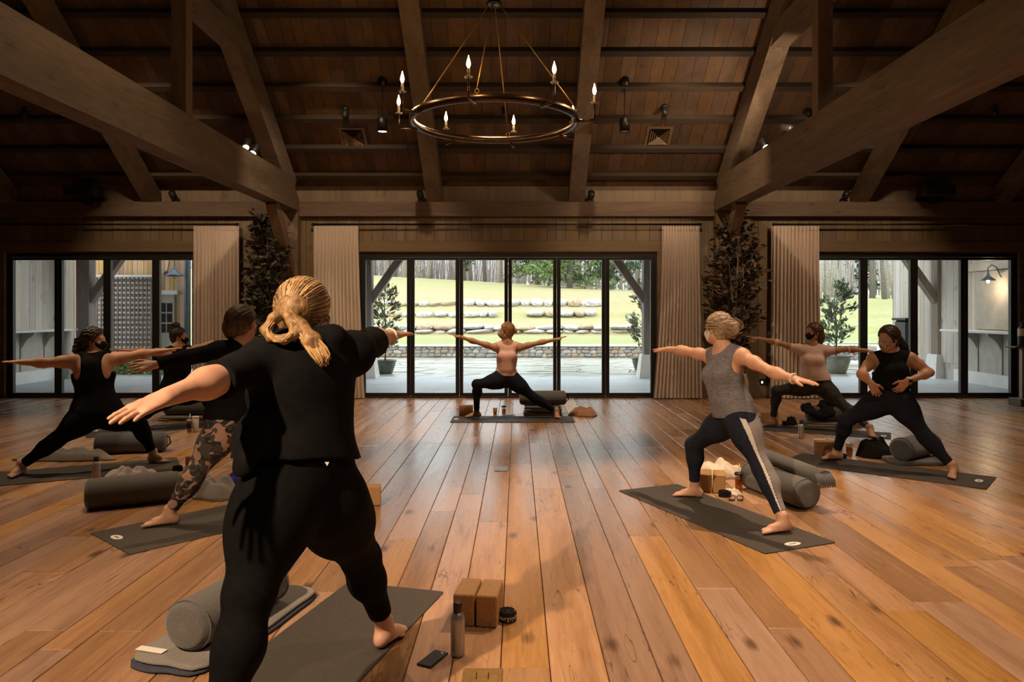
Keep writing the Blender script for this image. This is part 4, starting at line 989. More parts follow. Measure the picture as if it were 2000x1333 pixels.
def fabric(name, col, var=0.2, scale=35, rough=0.85, bmp=0.25, sheen=0.15):
    return plain(name, col, rough, 0, var, scale, bmp, 0.07, 260, sheen)
M['c_black'] = fabric('black_jersey', (0.0075, 0.0075, 0.0085), 0.2, sheen=0.0)
M['c_black2'] = fabric('black_leggings', (0.0055, 0.0055, 0.006), 0.2, sheen=0.0)
M['c_navy'] = fabric('navy_leggings', (0.014, 0.017, 0.028), 0.2, sheen=0.0)
M['c_navyF'] = fabric('ink_navy_leggings', (0.018, 0.022, 0.036), 0.2, sheen=0.0)
M['c_pink'] = fabric('dusty_pink_knit', (0.74, 0.47, 0.43), 0.05)
M['c_pink2'] = fabric('pale_pink_jersey', (0.72, 0.53, 0.48), 0.05)
M['c_greystripe'] = fabric('grey_mauve_panel', (0.26, 0.235, 0.25), 0.1)
M['c_whitestripe'] = fabric('white_side_stripe', (0.66, 0.62, 0.60), 0.05)
M['c_mask'] = fabric('black_mask_cloth', (0.012, 0.012, 0.016), 0.1)
M['c_maskpink'] = fabric('mauve_mask_cloth', (0.40, 0.25, 0.25), 0.06)
M['c_darkcamo'] = None
def heather():
    m, nt, b = mat('heather_grey_knit'); co = objco(nt)
    n = noise(nt, mapping(nt, co, (10, 10, 90)), 3.0, 4, 0.7)
    nt.links.new(ramp(nt, n, [(0.35, (0.085, 0.082, 0.10)), (0.65, (0.23, 0.22, 0.245))]), b.inputs['Base Color']); b.inputs['Roughness'].default_value = 0.9
    bump(nt, b, n, 0.2, 0.004); return m
M['c_heather'] = heather()
def camo(name, a, b_, c_, scale, lo=0.55):
    m, nt, b = mat(name); co = objco(nt)
    n1 = noise(nt, mapping(nt, co, (1, 1, 1.25)), scale, 1.5, 0.4, 0.9); n2 = noise(nt, mapping(nt, co, (1, 1, 1.2), (4, 2, 9)), scale*0.8, 1.5, 0.4, 0.9)
    c = mix_c(nt, ramp(nt, n1, [(0.46, (0, 0, 0)), (0.48, (1, 1, 1))]), a, b_)
    c = mix_c(nt, ramp(nt, n2, [(lo, (0, 0, 0)), (lo+0.015, (1, 1, 1))]), c, c_)
    nt.links.new(c, b.inputs['Base Color']); b.inputs['Roughness'].default_value = 0.8; return m
M['c_camo'] = camo('camouflage_print', (0.014, 0.013, 0.013), (0.055, 0.047, 0.043), (0.36, 0.215, 0.165), 17, 0.555)
M['c_darkcamo'] = camo('dark_camouflage_print', (0.013, 0.013, 0.012), (0.035, 0.034, 0.028), (0.022, 0.022, 0.020), 16)
M['c_leopard'] = camo('spotted_mask_cloth', (0.55, 0.46, 0.38), (0.50, 0.42, 0.35), (0.02, 0.016, 0.014), 140, 0.53)
M['eye'] = plain('eye_white', (0.75, 0.72, 0.70), 0.2, 0, 0.02)
M['iris'] = plain('dark_iris', (0.02, 0.012, 0.008), 0.15)
# ---------------------------------------------------------------- figure builder
def hand_prims(F, w, d, up, side, s=1.0, spread=0.12, curl=0.12, relaxed=False):
    """w wrist, d finger direction, up = back of the hand, side = unit vector to the thumb"""
    d = unit(d); up = unit(np.asarray(up)-d*np.dot(up, d)); l = unit(np.asarray(side)-d*np.dot(side, d)-up*np.dot(side, up))
    kn = w+d*0.088*s
    F.cap(w-d*0.01*s, w+d*0.035*s, 0.025*s, 0.030*s, 0.02, up, 0.62)
    F.cap(w+d*0.03*s+l*0.016*s, kn+l*0.020*s, 0.023*s, 0.020*s, 0.012, up, 0.62); F.cap(w+d*0.03*s-l*0.014*s, kn-l*0.022*s, 0.022*s, 0.018*s, 0.012, up, 0.62)
    for (lat, L, r, off, sp) in ((0.030, 0.072, 0.0086, 0.0, 0.9), (0.010, 0.080, 0.0090, 0.006, 0.25), (-0.010, 0.074, 0.0086, 0.002, -0.35), (-0.029, 0.058, 0.0076, -0.008, -1.1)):
        p = kn+l*lat*s+d*off*s; dd = unit(d+l*sp*spread-up*curl*0.4); segs = (0.45, 0.30, 0.25); rr = r*s
        for i, f in enumerate(segs):
            e = p+dd*L*s*f; F.cap(p, e, rr, rr*0.9, 0.004); p = e; rr *= 0.9; dd = unit(dd-up*curl*(0.7+0.5*i))
    tb = w+d*0.022*s+l*0.020*s; t1 = tb+(d*0.6+l*0.75-up*0.25)*0.042*s; t2 = t1+unit(d*0.9+l*0.42-up*0.15)*0.030*s; t3 = t2+unit(d*1.0+l*0.22-up*0.2)*0.026*s
    F.cap(tb, t1, 0.0145*s, 0.0115*s, 0.012); F.cap(t1, t2, 0.0110*s, 0.0100*s, 0.005); F.cap(t2, t3, 0.0100*s, 0.0080*s, 0.004)
def foot_prims(F, ankle, toe, s=1.0):
    ankle = np.array(ankle, float); d = np.array(toe, float)-ankle; d[2] = 0; d = unit(d); z0 = ankle[2]-0.078*s; up = V(0, 0, 1); l = np.cross(up, d)
    g = lambda f, h, q=0.0: ankle+d*f*s+l*q*s+up*(z0-ankle[2]+h*s)
    F.cap(ankle+up*0.03*s, ankle-up*0.02*s, 0.034*s, 0.034*s, 0.02)
    F.ell(g(-0.035, 0.032), (d, l, up), (0.036*s, 0.030*s, 0.033*s), 0.02)
    F.cap(g(-0.01, 0.05), g(0.09, 0.030), 0.036*s, 0.028*s, 0.03, up, 0.95)
    F.cap(g(0.02, 0.020), g(0.125, 0.017), 0.028*s, 0.036*s, 0.02, up, 0.48)
    for i, (q, L, r) in enumerate(((0.026, 0.050, 0.0115), (0.009, 0.046, 0.0088), (-0.006, 0.040, 0.0083), (-0.019, 0.033, 0.0078), (-0.031, 0.026, 0.0074))):
        F.cap(g(0.118-0.010*i, r+0.004, q), g(0.118-0.010*i+L, r, q*1.12), r*s*1.05, r*s*0.9, 0.005)
    return g
def head_frame(fd, up): f = unit(fd); u = unit(np.asarray(up)-f*np.dot(up, f)); return f, u, np.cross(u, f)    # forward, up, left
def head_prims(F, c, fd, up, s=1.0, face=True):
    f, u, l = head_frame(fd, up); E = (l, f, u); P = lambda a, b, h: c+l*a*s+f*b*s+u*h*s
    F.ell(P(0, -0.012, 0.026), E, (0.074*s, 0.092*s, 0.086*s), 0.02)
    F.ell(P(0, 0.018, -0.030), E, (0.060*s, 0.070*s, 0.074*s), 0.03)
    F.ell(P(0, 0.052, -0.078), E, (0.030*s, 0.028*s, 0.026*s), 0.035)
    for q in (-1, 1):
        F.cap(P(q*0.052, 0.005, -0.060), P(q*0.022, 0.052, -0.088), 0.018*s, 0.016*s, 0.03)
        F.ell(P(q*0.034, 0.060, -0.026), E, (0.022*s, 0.020*s, 0.020*s), 0.02)
        F.ell(P(q*0.074, -0.010, -0.012), (unit(l*q*0.9-f*0.45), f, u), (0.008*s, 0.020*s, 0.032*s), 0.006)
    if face:
        for q in (-1, 1): F.ell(P(q*0.031, 0.090, 0.006), E, (0.019*s, 0.014*s, 0.013*s), 0.012, 's')
        for q in (-1, 1): F.ell(P(q*0.031, 0.075, 0.005), E, (0.014*s, 0.012*s, 0.010*s), 0.004)
        F.cap(P(-0.036, 0.073, 0.022), P(0.036, 0.073, 0.022), 0.009*s, 0.009*s, 0.015)
        F.cap(P(0, 0.080, 0.012), P(0, 0.100, -0.024), 0.0085*s, 0.0115*s, 0.012)
        for q in (-1, 1): F.ell(P(q*0.011, 0.093, -0.028), E, (0.009*s, 0.009*s, 0.007*s), 0.006)
        F.cap(P(-0.018, 0.079, -0.052), P(0.018, 0.079, -0.052), 0.006*s, 0.006*s, 0.006); F.cap(P(-0.015, 0.078, -0.062), P(0.015, 0.078, -0.062), 0.007*s, 0.007*s, 0.006)
def torso_prims(F, J, g, arms=True, neck=True, bust=1.0, belly=1.0, hipw=1.0):
    pel, chest, nk = J['pelvis'], J['chest'], J['neck']; up = unit(nk-pel); S = unit(J['shR']-J['shL']); Sp = unit(J['hipR']-J['hipL'])
    fw = unit(np.cross(up, S)); fp = unit(np.cross(up, Sp))
    if J.get('flip'): fw = -fw; fp = -fp
    F.ell(pel+up*0.015, (Sp, fp, up), (0.165*g*hipw, 0.112*g, 0.125), 0.05)
    for q, h in ((1, 'hipR'), (-1, 'hipL')):
        F.ell(J[h]-fp*0.034*g-up*0.005, (Sp, fp, up), (0.098*g*hipw, 0.082*g, 0.105), 0.08)
    w = pel+(chest-pel)*0.48
    F.ell(w, (S, fw, up), (0.128*g*belly, 0.096*g*belly, 0.15), 0.06)
    F.ell(chest, (S, fw, up), (0.150*g, 0.108*g, 0.17), 0.06)
    F.ell(chest+up*0.10-fw*0.015, (S, fw, up), (0.145*g, 0.085*g, 0.10), 0.05)
    if bust:
        for q in (-1, 1): F.ell(chest+S*q*0.068*g+fw*0.078*g+up*0.015, (S, fw, up), (0.064*bust*g, 0.058*bust*g, 0.062*bust), 0.035)
    F.cap(J['shL'], J['shR'], 0.050*g, 0.050*g, 0.05)
    if neck:
        F.cap(nk-up*0.03, J['head']-up*0.03, 0.054*g**0.5, 0.050*g**0.5, 0.03)
        for h in ('shR', 'shL'): F.cap(nk+up*0.015, J[h]*0.8+nk*0.2+up*0.008, 0.040, 0.040*g, 0.045)
    return up, S, fw, fp
def arm_prims(F, J, side, g, to='wrist'):
    sh, el, wr = J['sh'+side], J['el'+side], J['wr'+side]
    F.ell(sh, np.eye(3), (0.056*g,)*3, 0.04)
    F.cap(sh, el, 0.049*g, 0.037*g, 0.03); F.ell(sh+(el-sh)*0.42, np.eye(3), (0.046*g,)*3, 0.04)
    if to != 'elbow':
        F.cap(el, wr, 0.037*g, 0.0255*g**0.5, 0.02); F.ell(el+(wr-el)*0.24, np.eye(3), (0.041*g,)*3, 0.04)
def leg_prims(F, J, side, g, foot=True):
    hp, kn, an = J['hip'+side], J['kn'+side], J['an'+side]
    F.cap(hp, kn, 0.098*g, 0.056*g**0.8, 0.06); F.ell(hp+(kn-hp)*0.28, np.eye(3), (0.090*g,)*3, 0.09)
    F.ell(kn, np.eye(3), (0.053*g**0.7,)*3, 0.05)
    d = unit(an-kn); bk = -unit(np.cross(np.cross(d, J['to'+side]-an), d))
    F.cap(kn, an, 0.052*g**0.7, 0.034*g**0.4, 0.03); F.ell(kn+(an-kn)*0.28+bk*0.016, np.eye(3), (0.049*g**0.7,)*3, 0.08)
def eye_objs(c, fd, up, s, root, org):
    f, u, l = head_frame(fd, up)
    for q in (-1, 1):
        e = c+l*q*0.031*s+f*0.0775*s+u*0.005*s; mb = MB()
        bm = bmesh.new(); bmesh.ops.create_uvsphere(bm, u_segments=12, v_segments=8, radius=0.0115*s); vs = [np.array(v.co)+e for v in bm.verts]; fs = [[v.index for v in p.verts] for p in bm.faces]; bm.free()
        mb.add(vs, fs, 0, True); bm = bmesh.new(); bmesh.ops.create_uvsphere(bm, u_segments=10, v_segments=6, radius=0.0062*s); vs = [np.array(v.co)+e+f*0.0066*s for v in bm.verts]; fs = [[v.index for v in p.verts] for p in bm.faces]; bm.free()
        mb.add(vs, fs, 1, True); mb.build('eye', ['eye', 'iris'], root, org)
def face_mask(c, fd, up, s, m, root, org, vox):
    f, u, l = head_frame(fd, up); P = lambda a, b, h: c+l*a*s+f*b*s+u*h*s; E = (l, f, u)
    F = Fig(); F.ell(P(0, 0.024, -0.034), E, (0.066*s, 0.076*s, 0.074*s), 0.02); F.ell(P(0, 0.062, -0.072), E, (0.036*s, 0.034*s, 0.036*s), 0.035); F.cap(P(0, 0.088, -0.012), P(0, 0.102, -0.040), 0.012*s, 0.020*s, 0.03)
    F.plane(P(0, 0.08, -0.008), unit(u+f*0.18), 0.3); F.plane(P(0, 0.03, -0.03), unit(-f-u*0.25), 0.3); F.plane(P(0, 0.05, -0.100), -u, 0.3)
    pts, qd = F.mesh(vox); o = mesh_obj('face_mask', pts, qd, m, root, org)
    lp = MB()
    for q in (-1, 1):
        lp.tube([P(q*0.060, 0.045, -0.020), P(q*0.074, 0.01, 0.004), P(q*0.078, -0.018, 0.008)], 0.0022*s, 5); lp.tube([P(q*0.054, 0.045, -0.070), P(q*0.072, 0.005, -0.050), P(q*0.078, -0.018, -0.035)], 0.0022*s, 5)
    lp.build('ear_loop', m, o, org)
def hair_cap(F, c, fd, up, s, thick=0.013, low=-0.05, front=0.06):
    f, u, l = head_frame(fd, up); P = lambda a, b, h: c+l*a*s+f*b*s+u*h*s; E = (l, f, u)
    F.ell(P(0, -0.014, 0.028), E, ((0.074+thick)*s, (0.092+thick)*s, (0.086+thick)*s), 0.02)
    F.ell(P(0, -0.045, -0.028), E, (0.066*s, 0.056*s, 0.070*s), 0.03)
    F.plane(P(0, front, 0.045), unit(f*1.0-u*0.55), 0.35)
    F.ell(P(0, 0.075, -0.045), E, (0.085*s, 0.085*s, 0.075*s), 0.01, 's')
    return P
def hang(F, pts, radii, k=0.02):
    for i in range(len(pts)-1): F.cap(pts[i], pts[i+1], radii[i], radii[i+1], k)
def strands(name, curves, r, m, root, org, rsd, jitter, n):
    mb = MB()
    for k in range(n):
        c = curves[k % len(curves)]; o = [np.array(p)+V(rsd.gauss(0, 1), rsd.gauss(0, 1), rsd.gauss(0, 1))*jitter for p in c]
        a = np.array(o); t = np.linspace(0, len(a)-1, 10); q = [np.array([np.interp(x, range(len(a)), a[:, i]) for i in range(3)]) for x in t]
        q = [q[0]]+[(q[i-1]+2*q[i]+q[i+1])/4 for i in range(1, 9)]+[q[-1]]
        mb.tube(q, [r*math.sin(math.pi*(0.12+0.8*i/9))+0.0006 for i in range(10)], 4, rnd=rsd.random())
    return mb.build(name, m, root, org)
def swept(J, fd, tie, m, root, org, seed, n=70, thick=0.016, s=1.04, r=0.0032, low=-0.25):
    # fine locks lying on the hair, from the hairline back to a gathering point
    f, u, l = head_frame(fd, V(0, 0, 1)); c = J['head']+u*0.028*s-f*0.014*s; rad = V(0.074+thick, 0.092+thick, 0.086+thick)*s; E = np.array((l, f, u)); q = random.Random(seed); mb = MB(); tie = np.array(tie, float); tl = E@(tie-c)
    for k in range(n):
        a = math.pi*(low+(1-2*low)*(k+q.random())/n); st = V(math.cos(a)*rad[0], 0.045+q.gauss(0, 0.012), math.sin(a)*rad[2]); P_ = []
        for i in range(12):
            t = i/11; p = st*(1-t)+tl*t; nn = math.sqrt(sum((p[j]/rad[j])**2 for j in range(3)))+1e-6; ps = p/nn*(1.0+0.012*q.random()); w = min(1, max(0, (t-0.8)/0.2)); P_.append(c+E.T@(ps*(1-w)+tl*w))
        mb.tube(P_, [r*(0.35+0.65*math.sin(math.pi*(0.1+0.8*i/11))) for i in range(12)], 4, rnd=q.random())
    return mb.build('hair_locks', m, root, org)
def person(name, label, J, g=1.0, s=1.0, vox=0.006, skin='skin', hands=('L', 'R'), hand_up=None, thumb=None, curl=0.10, bust=1.0, belly=1.0, hipw=1.0, armg=1.0, legg=1.0, handcurl=None):
    J = {k: (np.array(v, float) if not isinstance(v, (bool, str)) else v) for k, v in J.items()}
    org = V((J['anL'][0]+J['anR'][0])/2, (J['anL'][1]+J['anR'][1])/2, 0.0)
    root = thing(name, org, label, 'person'); F = Fig()
    up, S, fw, fp = torso_prims(F, J, g, bust=bust, belly=belly, hipw=hipw)
    for q in 'LR':
        arm_prims(F, J, q, g*armg); leg_prims(F, J, q, g*legg); foot_prims(F, J['an'+q], J['to'+q], s)
    head_prims(F, J['head'], J['face'], J.get('hup', V(0, 0, 1)), s)
    for q in hands:
        hu = (hand_up or {}).get(q, V(0, 0, 1)); th = (thumb or {}).get(q, J['face']); hand_prims(F, J['wr'+q], J['ti'+q]-J['wr'+q], hu, th, s, 0.12, (handcurl or {}).get(q, curl))
    pts, qd = F.mesh(vox); mesh_obj('body', pts, qd, skin, root, org)
    J.update(root=root, org=org, g=g, s=s, up=up, S=S, fw=fw, fp=fp, bust=bust, belly=belly, hipw=hipw, armg=armg, legg=legg)
    return J
def leggings(J, m, vox=0.007, off=0.006, hem=0.055, name='leggings', waist=0.13, wob=0.0):
    F = Fig(); g = J['g']; up, Sp, fp = J['up'], unit(J['hipR']-J['hipL']), J['fp']; pel = J['pelvis']
    F.ell(pel+up*0.015, (Sp, fp, up), (0.165*g*J['hipw'], 0.112*g, 0.125), 0.05)
    for h in ('hipR', 'hipL'): F.ell(J[h]-fp*0.034*g-up*0.005, (Sp, fp, up), (0.098*g*J['hipw'], 0.082*g, 0.105), 0.08)
    F.ell(pel+(J['chest']-pel)*0.48, (J['S'], J['fw'], up), (0.128*g*J['belly'], 0.096*g*J['belly'], 0.15), 0.06)
    for q in 'LR': leg_prims(F, J, q, g*J['legg'])
    F.plane(pel+up*waist, up, 0.45)
    for q in 'LR':
        d = unit(J['an'+q]-J['kn'+q]); F.plane(J['an'+q]-d*hem, d, 0.13)
    pts, qd = F.mesh(vox, off, wob, 11.0); return mesh_obj(name, pts, qd, m, J['root'], J['org'])
def top(J, m, sleeve=None, vox=0.007, off=0.010, hem=0.06, name='top', tank=0.0, neckr=0.075, wob=0.0015, loose=0.0, neckdrop=0.02, racer=0.0, extra=None, hemn=None):
    """sleeve: None, or fraction along the whole arm where it ends (0.25 tee, 0.5 elbow, 0.97 long)"""
    F = Fig(); g = J['g']; up, S, fw = J['up'], J['S'], J['fw']; Jn = dict(J)
    torso_prims(F, J, g+loose, neck=False, bust=J['bust'], belly=J['belly']*(1+loose), hipw=J['hipw'])
    for h in ('shR', 'shL'): F.cap(J['neck']+up*0.01, J[h]*0.8+J['neck']*0.2+up*0.008, 0.036, 0.040*g, 0.045)
    if loose: F.ell(J['pelvis']+up*0.05, (S, fw, up), (0.166*g*J['hipw']*(1+loose), 0.118*g*(1+loose), 0.14), 0.06)
    for q in 'LR':
        sh, el, wr = J['sh'+q], J['el'+q], J['wr'+q]
        if sleeve:
            gg = g*J['armg']*(1+loose*0.6); F.ell(sh, np.eye(3), (0.056*gg,)*3, 0.04); F.cap(sh, el, 0.050*gg, 0.041*gg, 0.03)
            if sleeve > 0.45: F.cap(el, el+(wr-el)*min(1, (sleeve-0.5)*2+0.06), 0.042*gg, (0.042-0.013*(sleeve-0.5)*2)*gg, 0.02)
            if sleeve <= 0.5: hp_ = sh+(el-sh)*sleeve*2; hd = el-sh
            else: hp_ = el+(wr-el)*(sleeve-0.5)*2; hd = wr-el
            F.plane(hp_, hd, 0.15)
        else:
            o = unit(sh-J['neck']); F.ell(sh+o*(0.045-tank)+up*0.0, (o, up, np.cross(o, up)), (0.075, 0.10, 0.12), 0.012, 's')
            if racer: F.ell(sh*0.8+J['neck']*0.2-fw*0.09-up*0.06, (S, fw, up), (racer, 0.07, 0.12), 0.015, 's')
    if J['bust']:
        cb_ = J['chest']+fw*0.085*g+up*0.012; F.cap(cb_-S*0.066*g, cb_+S*0.066*g, 0.052*J['bust']*g, 0.052*J['bust']*g, 0.03); F.cap(cb_-S*0.05*g, J['chest']+fw*0.07*g-up*0.16-S*0.04*g, 0.05*g, 0.05*g, 0.05); F.cap(cb_+S*0.05*g, J['chest']+fw*0.07*g-up*0.16+S*0.04*g, 0.05*g, 0.05*g, 0.05)
    if extra: extra(F)
    F.ell(J['neck']+up*(0.045-neckdrop)+fw*0.02, (S, fw, up), (neckr, neckr, 0.06+neckdrop), 0.008, 's')
    F.plane(J['pelvis']+up*hem, -up if hemn is None else hemn, 0.5)
    pts, qd = F.mesh(vox, off, wob, 10.0, J['org'][0]); return mesh_obj(name, pts, qd, m, J['root'], J['org'])
# ================================================================ the class
def A_(px, py, D): return at(px, py, D)
def ankle_at(px, py_floor, z=0.091):
    p = fl(px, py_floor, 0.0); p[2] = z; return p
# ---- woman with blond ponytail, seen from behind
DA = 2.72
J = dict(pelvis=A_(590, 945, 2.66), chest=A_(592, 775, 2.68), neck=A_(607, 672, 2.74), head=A_(597, 612, 2.76),
  shL=A_(512, 706, 2.60), elL=A_(425, 742, 2.37), wrL=A_(326, 776, 2.16), tiL=A_(236, 816, 2.03),
  shR=A_(690, 690, 2.84), elR=A_(728, 668, 3.10), wrR=A_(766, 656, 3.33), tiR=A_(797, 650, 3.48),
  hipL=A_(536, 985, 2.58), knL=A_(487, 1160, 2.42), anL=V(-0.93, 2.20, 0.09), toL=V(-1.15, 2.28, 0.03),
  hipR=A_(640, 985, 2.76), knR=A_(705, 1090, 3.12), anR=A_(752, 1224, 3.36), toR=A_(792, 1216, 3.52), face=V(0.55, 1.0, -0.02), flip=False)
J['anR'][2] = 0.09; J['toR'][2] = 0.03
Jt = {k: v for k, v in J.items()}
PA = person('person', 'person in black top and black leggings, blond ponytail, arms stretched, seen from behind', J, g=1.18, s=1.0, vox=0.0045, thumb={'L': V(0.3, 0.9, 0), 'R': V(-1, 0.3, 0)}, hand_up={'L': V(0.1, -0.15, 1), 'R': V(0, 0, 1)}, bust=1.0, belly=1.18, hipw=1.02, armg=1.0, legg=1.10)
leggings(PA, 'c_black2', 0.006, 0.008, 0.10, waist=0.16)
def exA(F):
    p = PA; F.cap(A_(500, 850, 2.56), A_(475, 905, 2.50), 0.055, 0.035, 0.05)
    nk = PA['neck']; F.cap(nk+V(-0.07, -0.05, 0.0), nk+V(0.08, -0.02, 0.02), 0.045, 0.045, 0.04)
top(PA, 'c_black', sleeve=0.5, vox=0.006, off=0.012, hem=0.09, loose=0.012, neckr=0.07, neckdrop=0.0, wob=0.0045, extra=exA, name='sweatshirt')
MB().add([A_(634, 903, 2.508), A_(643, 903, 2.508), A_(639, 911, 2.508), A_(634, 903, 2.515), A_(643, 903, 2.515), A_(639, 911, 2.515)], [(0, 2, 1), (3, 4, 5), (0, 1, 4, 3), (1, 2, 5, 4), (2, 0, 3, 5)]).build('waistband_logo', 'white', PA['root'], PA['org'])
F = Fig(); F.cap(A_(505, 855, 2.50), A_(478, 905, 2.47), 0.05, 0.038, 0.03, V(0.3, 1, 0), 0.45); F.cap(A_(478, 870, 2.49), A_(468, 915, 2.47), 0.04, 0.02, 0.03, V(0.3, 1, 0), 0.45)
pts, qd = F.mesh(0.006, 0, 0.002, 20.0); mesh_obj('sweatshirt_tail', pts, qd, 'c_black', PA['root'], PA['org'])
# hair of A: drawn back to a tie low on the left, loop and tail
F = Fig(); hc = PA['head']; P = hair_cap(F, hc, J['face'], V(0, 0, 1), 1.03, 0.016)
tie = A_(560, 612, 2.63)
F.ell(A_(572, 606, 2.665), np.eye(3), (0.045, 0.04, 0.045), 0.04)
hang(F, [tie, A_(585, 640, 2.60), A_(610, 668, 2.575), A_(632, 698, 2.565), A_(630, 708, 2.56)], [0.020, 0.030, 0.030, 0.020, 0.006], 0.02)
loop = [tie, A_(535, 622, 2.585), A_(519, 645, 2.57), A_(528, 661, 2.56), A_(556, 664, 2.55), A_(576, 652, 2.56), A_(568, 630, 2.59), tie]
hang(F, loop, [0.016, 0.019, 0.017, 0.014, 0.016, 0.015, 0.014, 0.016], 0.012)
pts, qd = F.mesh(0.0045, 0, 0.0012, 60.0); hr = mesh_obj('hair', pts, qd, 'h_blond', PA['root'], PA['org'])
rsd = random.Random(4); f_, u_, l_ = head_frame(J['face'], V(0, 0, 1)); swept(PA, J['face'], tie, 'h_blond_s', hr, PA['org'], 4, 120, 0.017, 1.03, 0.0036); swept(PA, J['face'], tie, 'h_dkblond', hr, PA['org'], 14, 55, 0.0175, 1.03, 0.0034)
tl = [[tie, A_(585, 638, 2.585), A_(608, 668, 2.555), A_(634, 700, 2.545), A_(632, 713, 2.55)], [tie, A_(576, 640, 2.575), A_(598, 672, 2.55), A_(622, 704, 2.545), A_(628, 712, 2.55)], [tie, A_(592, 640, 2.58), A_(618, 664, 2.56), A_(641, 692, 2.55), A_(634, 710, 2.55)]]
strands('tail_strands', tl, 0.0038, 'h_blond_s', hr, PA['org'], rsd, 0.006, 44)
strands('loop_strands', [[tie, A_(535, 622, 2.57), A_(517, 645, 2.555), A_(528, 663, 2.545), A_(556, 667, 2.535), A_(578, 652, 2.545), A_(568, 632, 2.575)]], 0.0034, 'h_blond_s', hr, PA['org'], rsd, 0.0055, 30)
MB().tube([tie+V(0.018*math.cos(t), -0.004, 0.018*math.sin(t)) for t in np.linspace(0, 2*math.pi, 13)], 0.006, 6).build('hair_tie', 'c_pink', hr, PA['org'])
lp = MB(); 
for q, e in ((-1, A_(531, 617, 2.70)), (1, A_(641, 615, 2.76))): lp.tube([hc+f_*0.05+l_*(-q)*0.07-u_*0.02, e, hc-f_*0.03+l_*(-q)*0.078-u_*0.02], 0.004, 5)
lp.build('mask_strap', 'white', PA['root'], PA['org'])
bw = PA['wrR']+unit(PA['elR']-PA['wrR'])*0.03; dd = unit(PA['tiR']-PA['wrR']); a1 = unit(np.cross(dd, V(0, 0, 1))); a2 = np.cross(a1, dd)
MB().tube([bw+(a1*math.cos(t)+a2*math.sin(t))*0.034 for t in np.linspace(0, 2*math.pi, 25)], 0.005, 6).build('beaded_bracelet', 'white', PA['root'], PA['org'])
# ---- woman in camouflage leggings, seen from behind
J = dict(pelvis=A_(452, 828, 5.45), chest=A_(462, 738, 5.5), neck=A_(472, 672, 5.52), head=A_(474, 632, 5.54),
  shL=A_(425, 688, 5.42), elL=A_(364, 699, 5.26), wrL=A_(302, 713, 5.12), tiL=A_(258, 720, 5.02),
  shR=A_(512, 688, 5.62), elR=A_(560, 690, 5.85), wrR=A_(600, 688, 6.1), tiR=A_(632, 686, 6.25),
  hipL=A_(434, 842, 5.38), knL=A_(378, 930, 5.26), anL=ankle_at(330, 1028), toL=fl(292, 1032), hipR=A_(474, 842, 5.55), knR=A_(545, 868, 5.95), anR=V(-1.75, 6.05, 0.09), toR=V(-1.60, 6.25, 0.03), face=V(0.75, 0.8, 0.0))
PB = person('person', 'person in camouflage leggings and long black sleeves, brown hair pinned up', J, g=1.08, vox=0.006, thumb={'L': V(0.1, 0.4, 1), 'R': V(0, 1, 0)}, hand_up={'L': V(-0.2, -0.9, 0.35)})
leggings(PB, 'c_camo', 0.007, 0.006, 0.045, waist=0.10)
top(PB, 'c_black', sleeve=0.96, vox=0.007, off=0.010, hem=0.03, loose=0.05, neckr=0.06, neckdrop=0.0, wob=0.002, name='long_sleeve_top')
F = Fig(); P = hair_cap(F, PB['head'], J['face'], V(0, 0, 1), 1.06, 0.020); F.ell(P(0, -0.09, -0.03), np.eye(3), (0.062, 0.05, 0.060), 0.03); F.ell(P(0.02, -0.075, -0.075), np.eye(3), (0.045, 0.04, 0.04), 0.03); F.ell(P(0.06, -0.03, -0.03), np.eye(3), (0.035, 0.05, 0.05), 0.03); F.ell(P(-0.06, -0.03, -0.03), np.eye(3), (0.035, 0.05, 0.05), 0.03)
pts, qd = F.mesh(0.005, 0, 0.001, 60.0); hr = mesh_obj('hair', pts, qd, 'h_dkblond', PB['root'], PB['org']); swept(PB, J['face'], P(0, -0.14, -0.03), 'h_dkblond', hr, PB['org'], 5, 70, 0.021, 1.06)
# ---- woman in black tank by the left doors
DC = 7.1
J = dict(pelvis=A_(188, 806, 7.05), chest=A_(183, 735, 7.05), neck=A_(182, 694, 7.08), head=A_(184, 665, 7.1),
  shL=A_(143, 706, 7.0), elL=A_(90, 709, 6.95), wrL=A_(42, 708, 6.9), tiL=A_(3, 706, 6.88),
  shR=A_(218, 703, 7.12), elR=A_(268, 694, 7.2), wrR=A_(318, 686, 7.28), tiR=A_(355, 679, 7.32),
  hipL=A_(168, 815, 7.0), knL=A_(108, 862, 6.86), anL=ankle_at(40, 930), toL=fl(10, 940), hipR=A_(212, 812, 7.1), knR=A_(272, 830, 7.3), anR=ankle_at(300, 905), toR=fl(342, 908), face=V(1, 0.1, 0.02))
PC = person('person', 'person in black racerback tank and leggings, curly dark ponytail, bare arms stretched wide', J, g=1.14, vox=0.0065, thumb={'L': V(0, 1, 0), 'R': V(0, 1, 0)})
leggings(PC, 'c_black2', 0.008, 0.006, 0.05)
top(PC, 'c_black', vox=0.007, off=0.009, hem=-0.02, loose=0.05, tank=0.0, racer=0.035, neckdrop=0.01, name='tank_top')
face_mask(PC['head'], J['face'], V(0, 0, 1), 1.0, 'c_mask', PC['root'], PC['org'], 0.005); eye_objs(PC['head'], J['face'], V(0, 0, 1), 1.0, PC['root'], PC['org'])
F = Fig(); P = hair_cap(F, PC['head'], J['face'], V(0, 0, 1), 1.05, 0.014)
hang(F, [P(0, -0.09, 0.02), P(0.0, -0.125, -0.01), P(-0.01, -0.13, -0.08), P(0.0, -0.10, -0.15), P(0, -0.06, -0.18)], [0.03, 0.042, 0.048, 0.04, 0.015], 0.03)
pts, qd = F.mesh(0.006, 0, 0.004, 60.0); mesh_obj('hair', pts, qd, 'h_dark', PC['root'], PC['org'])
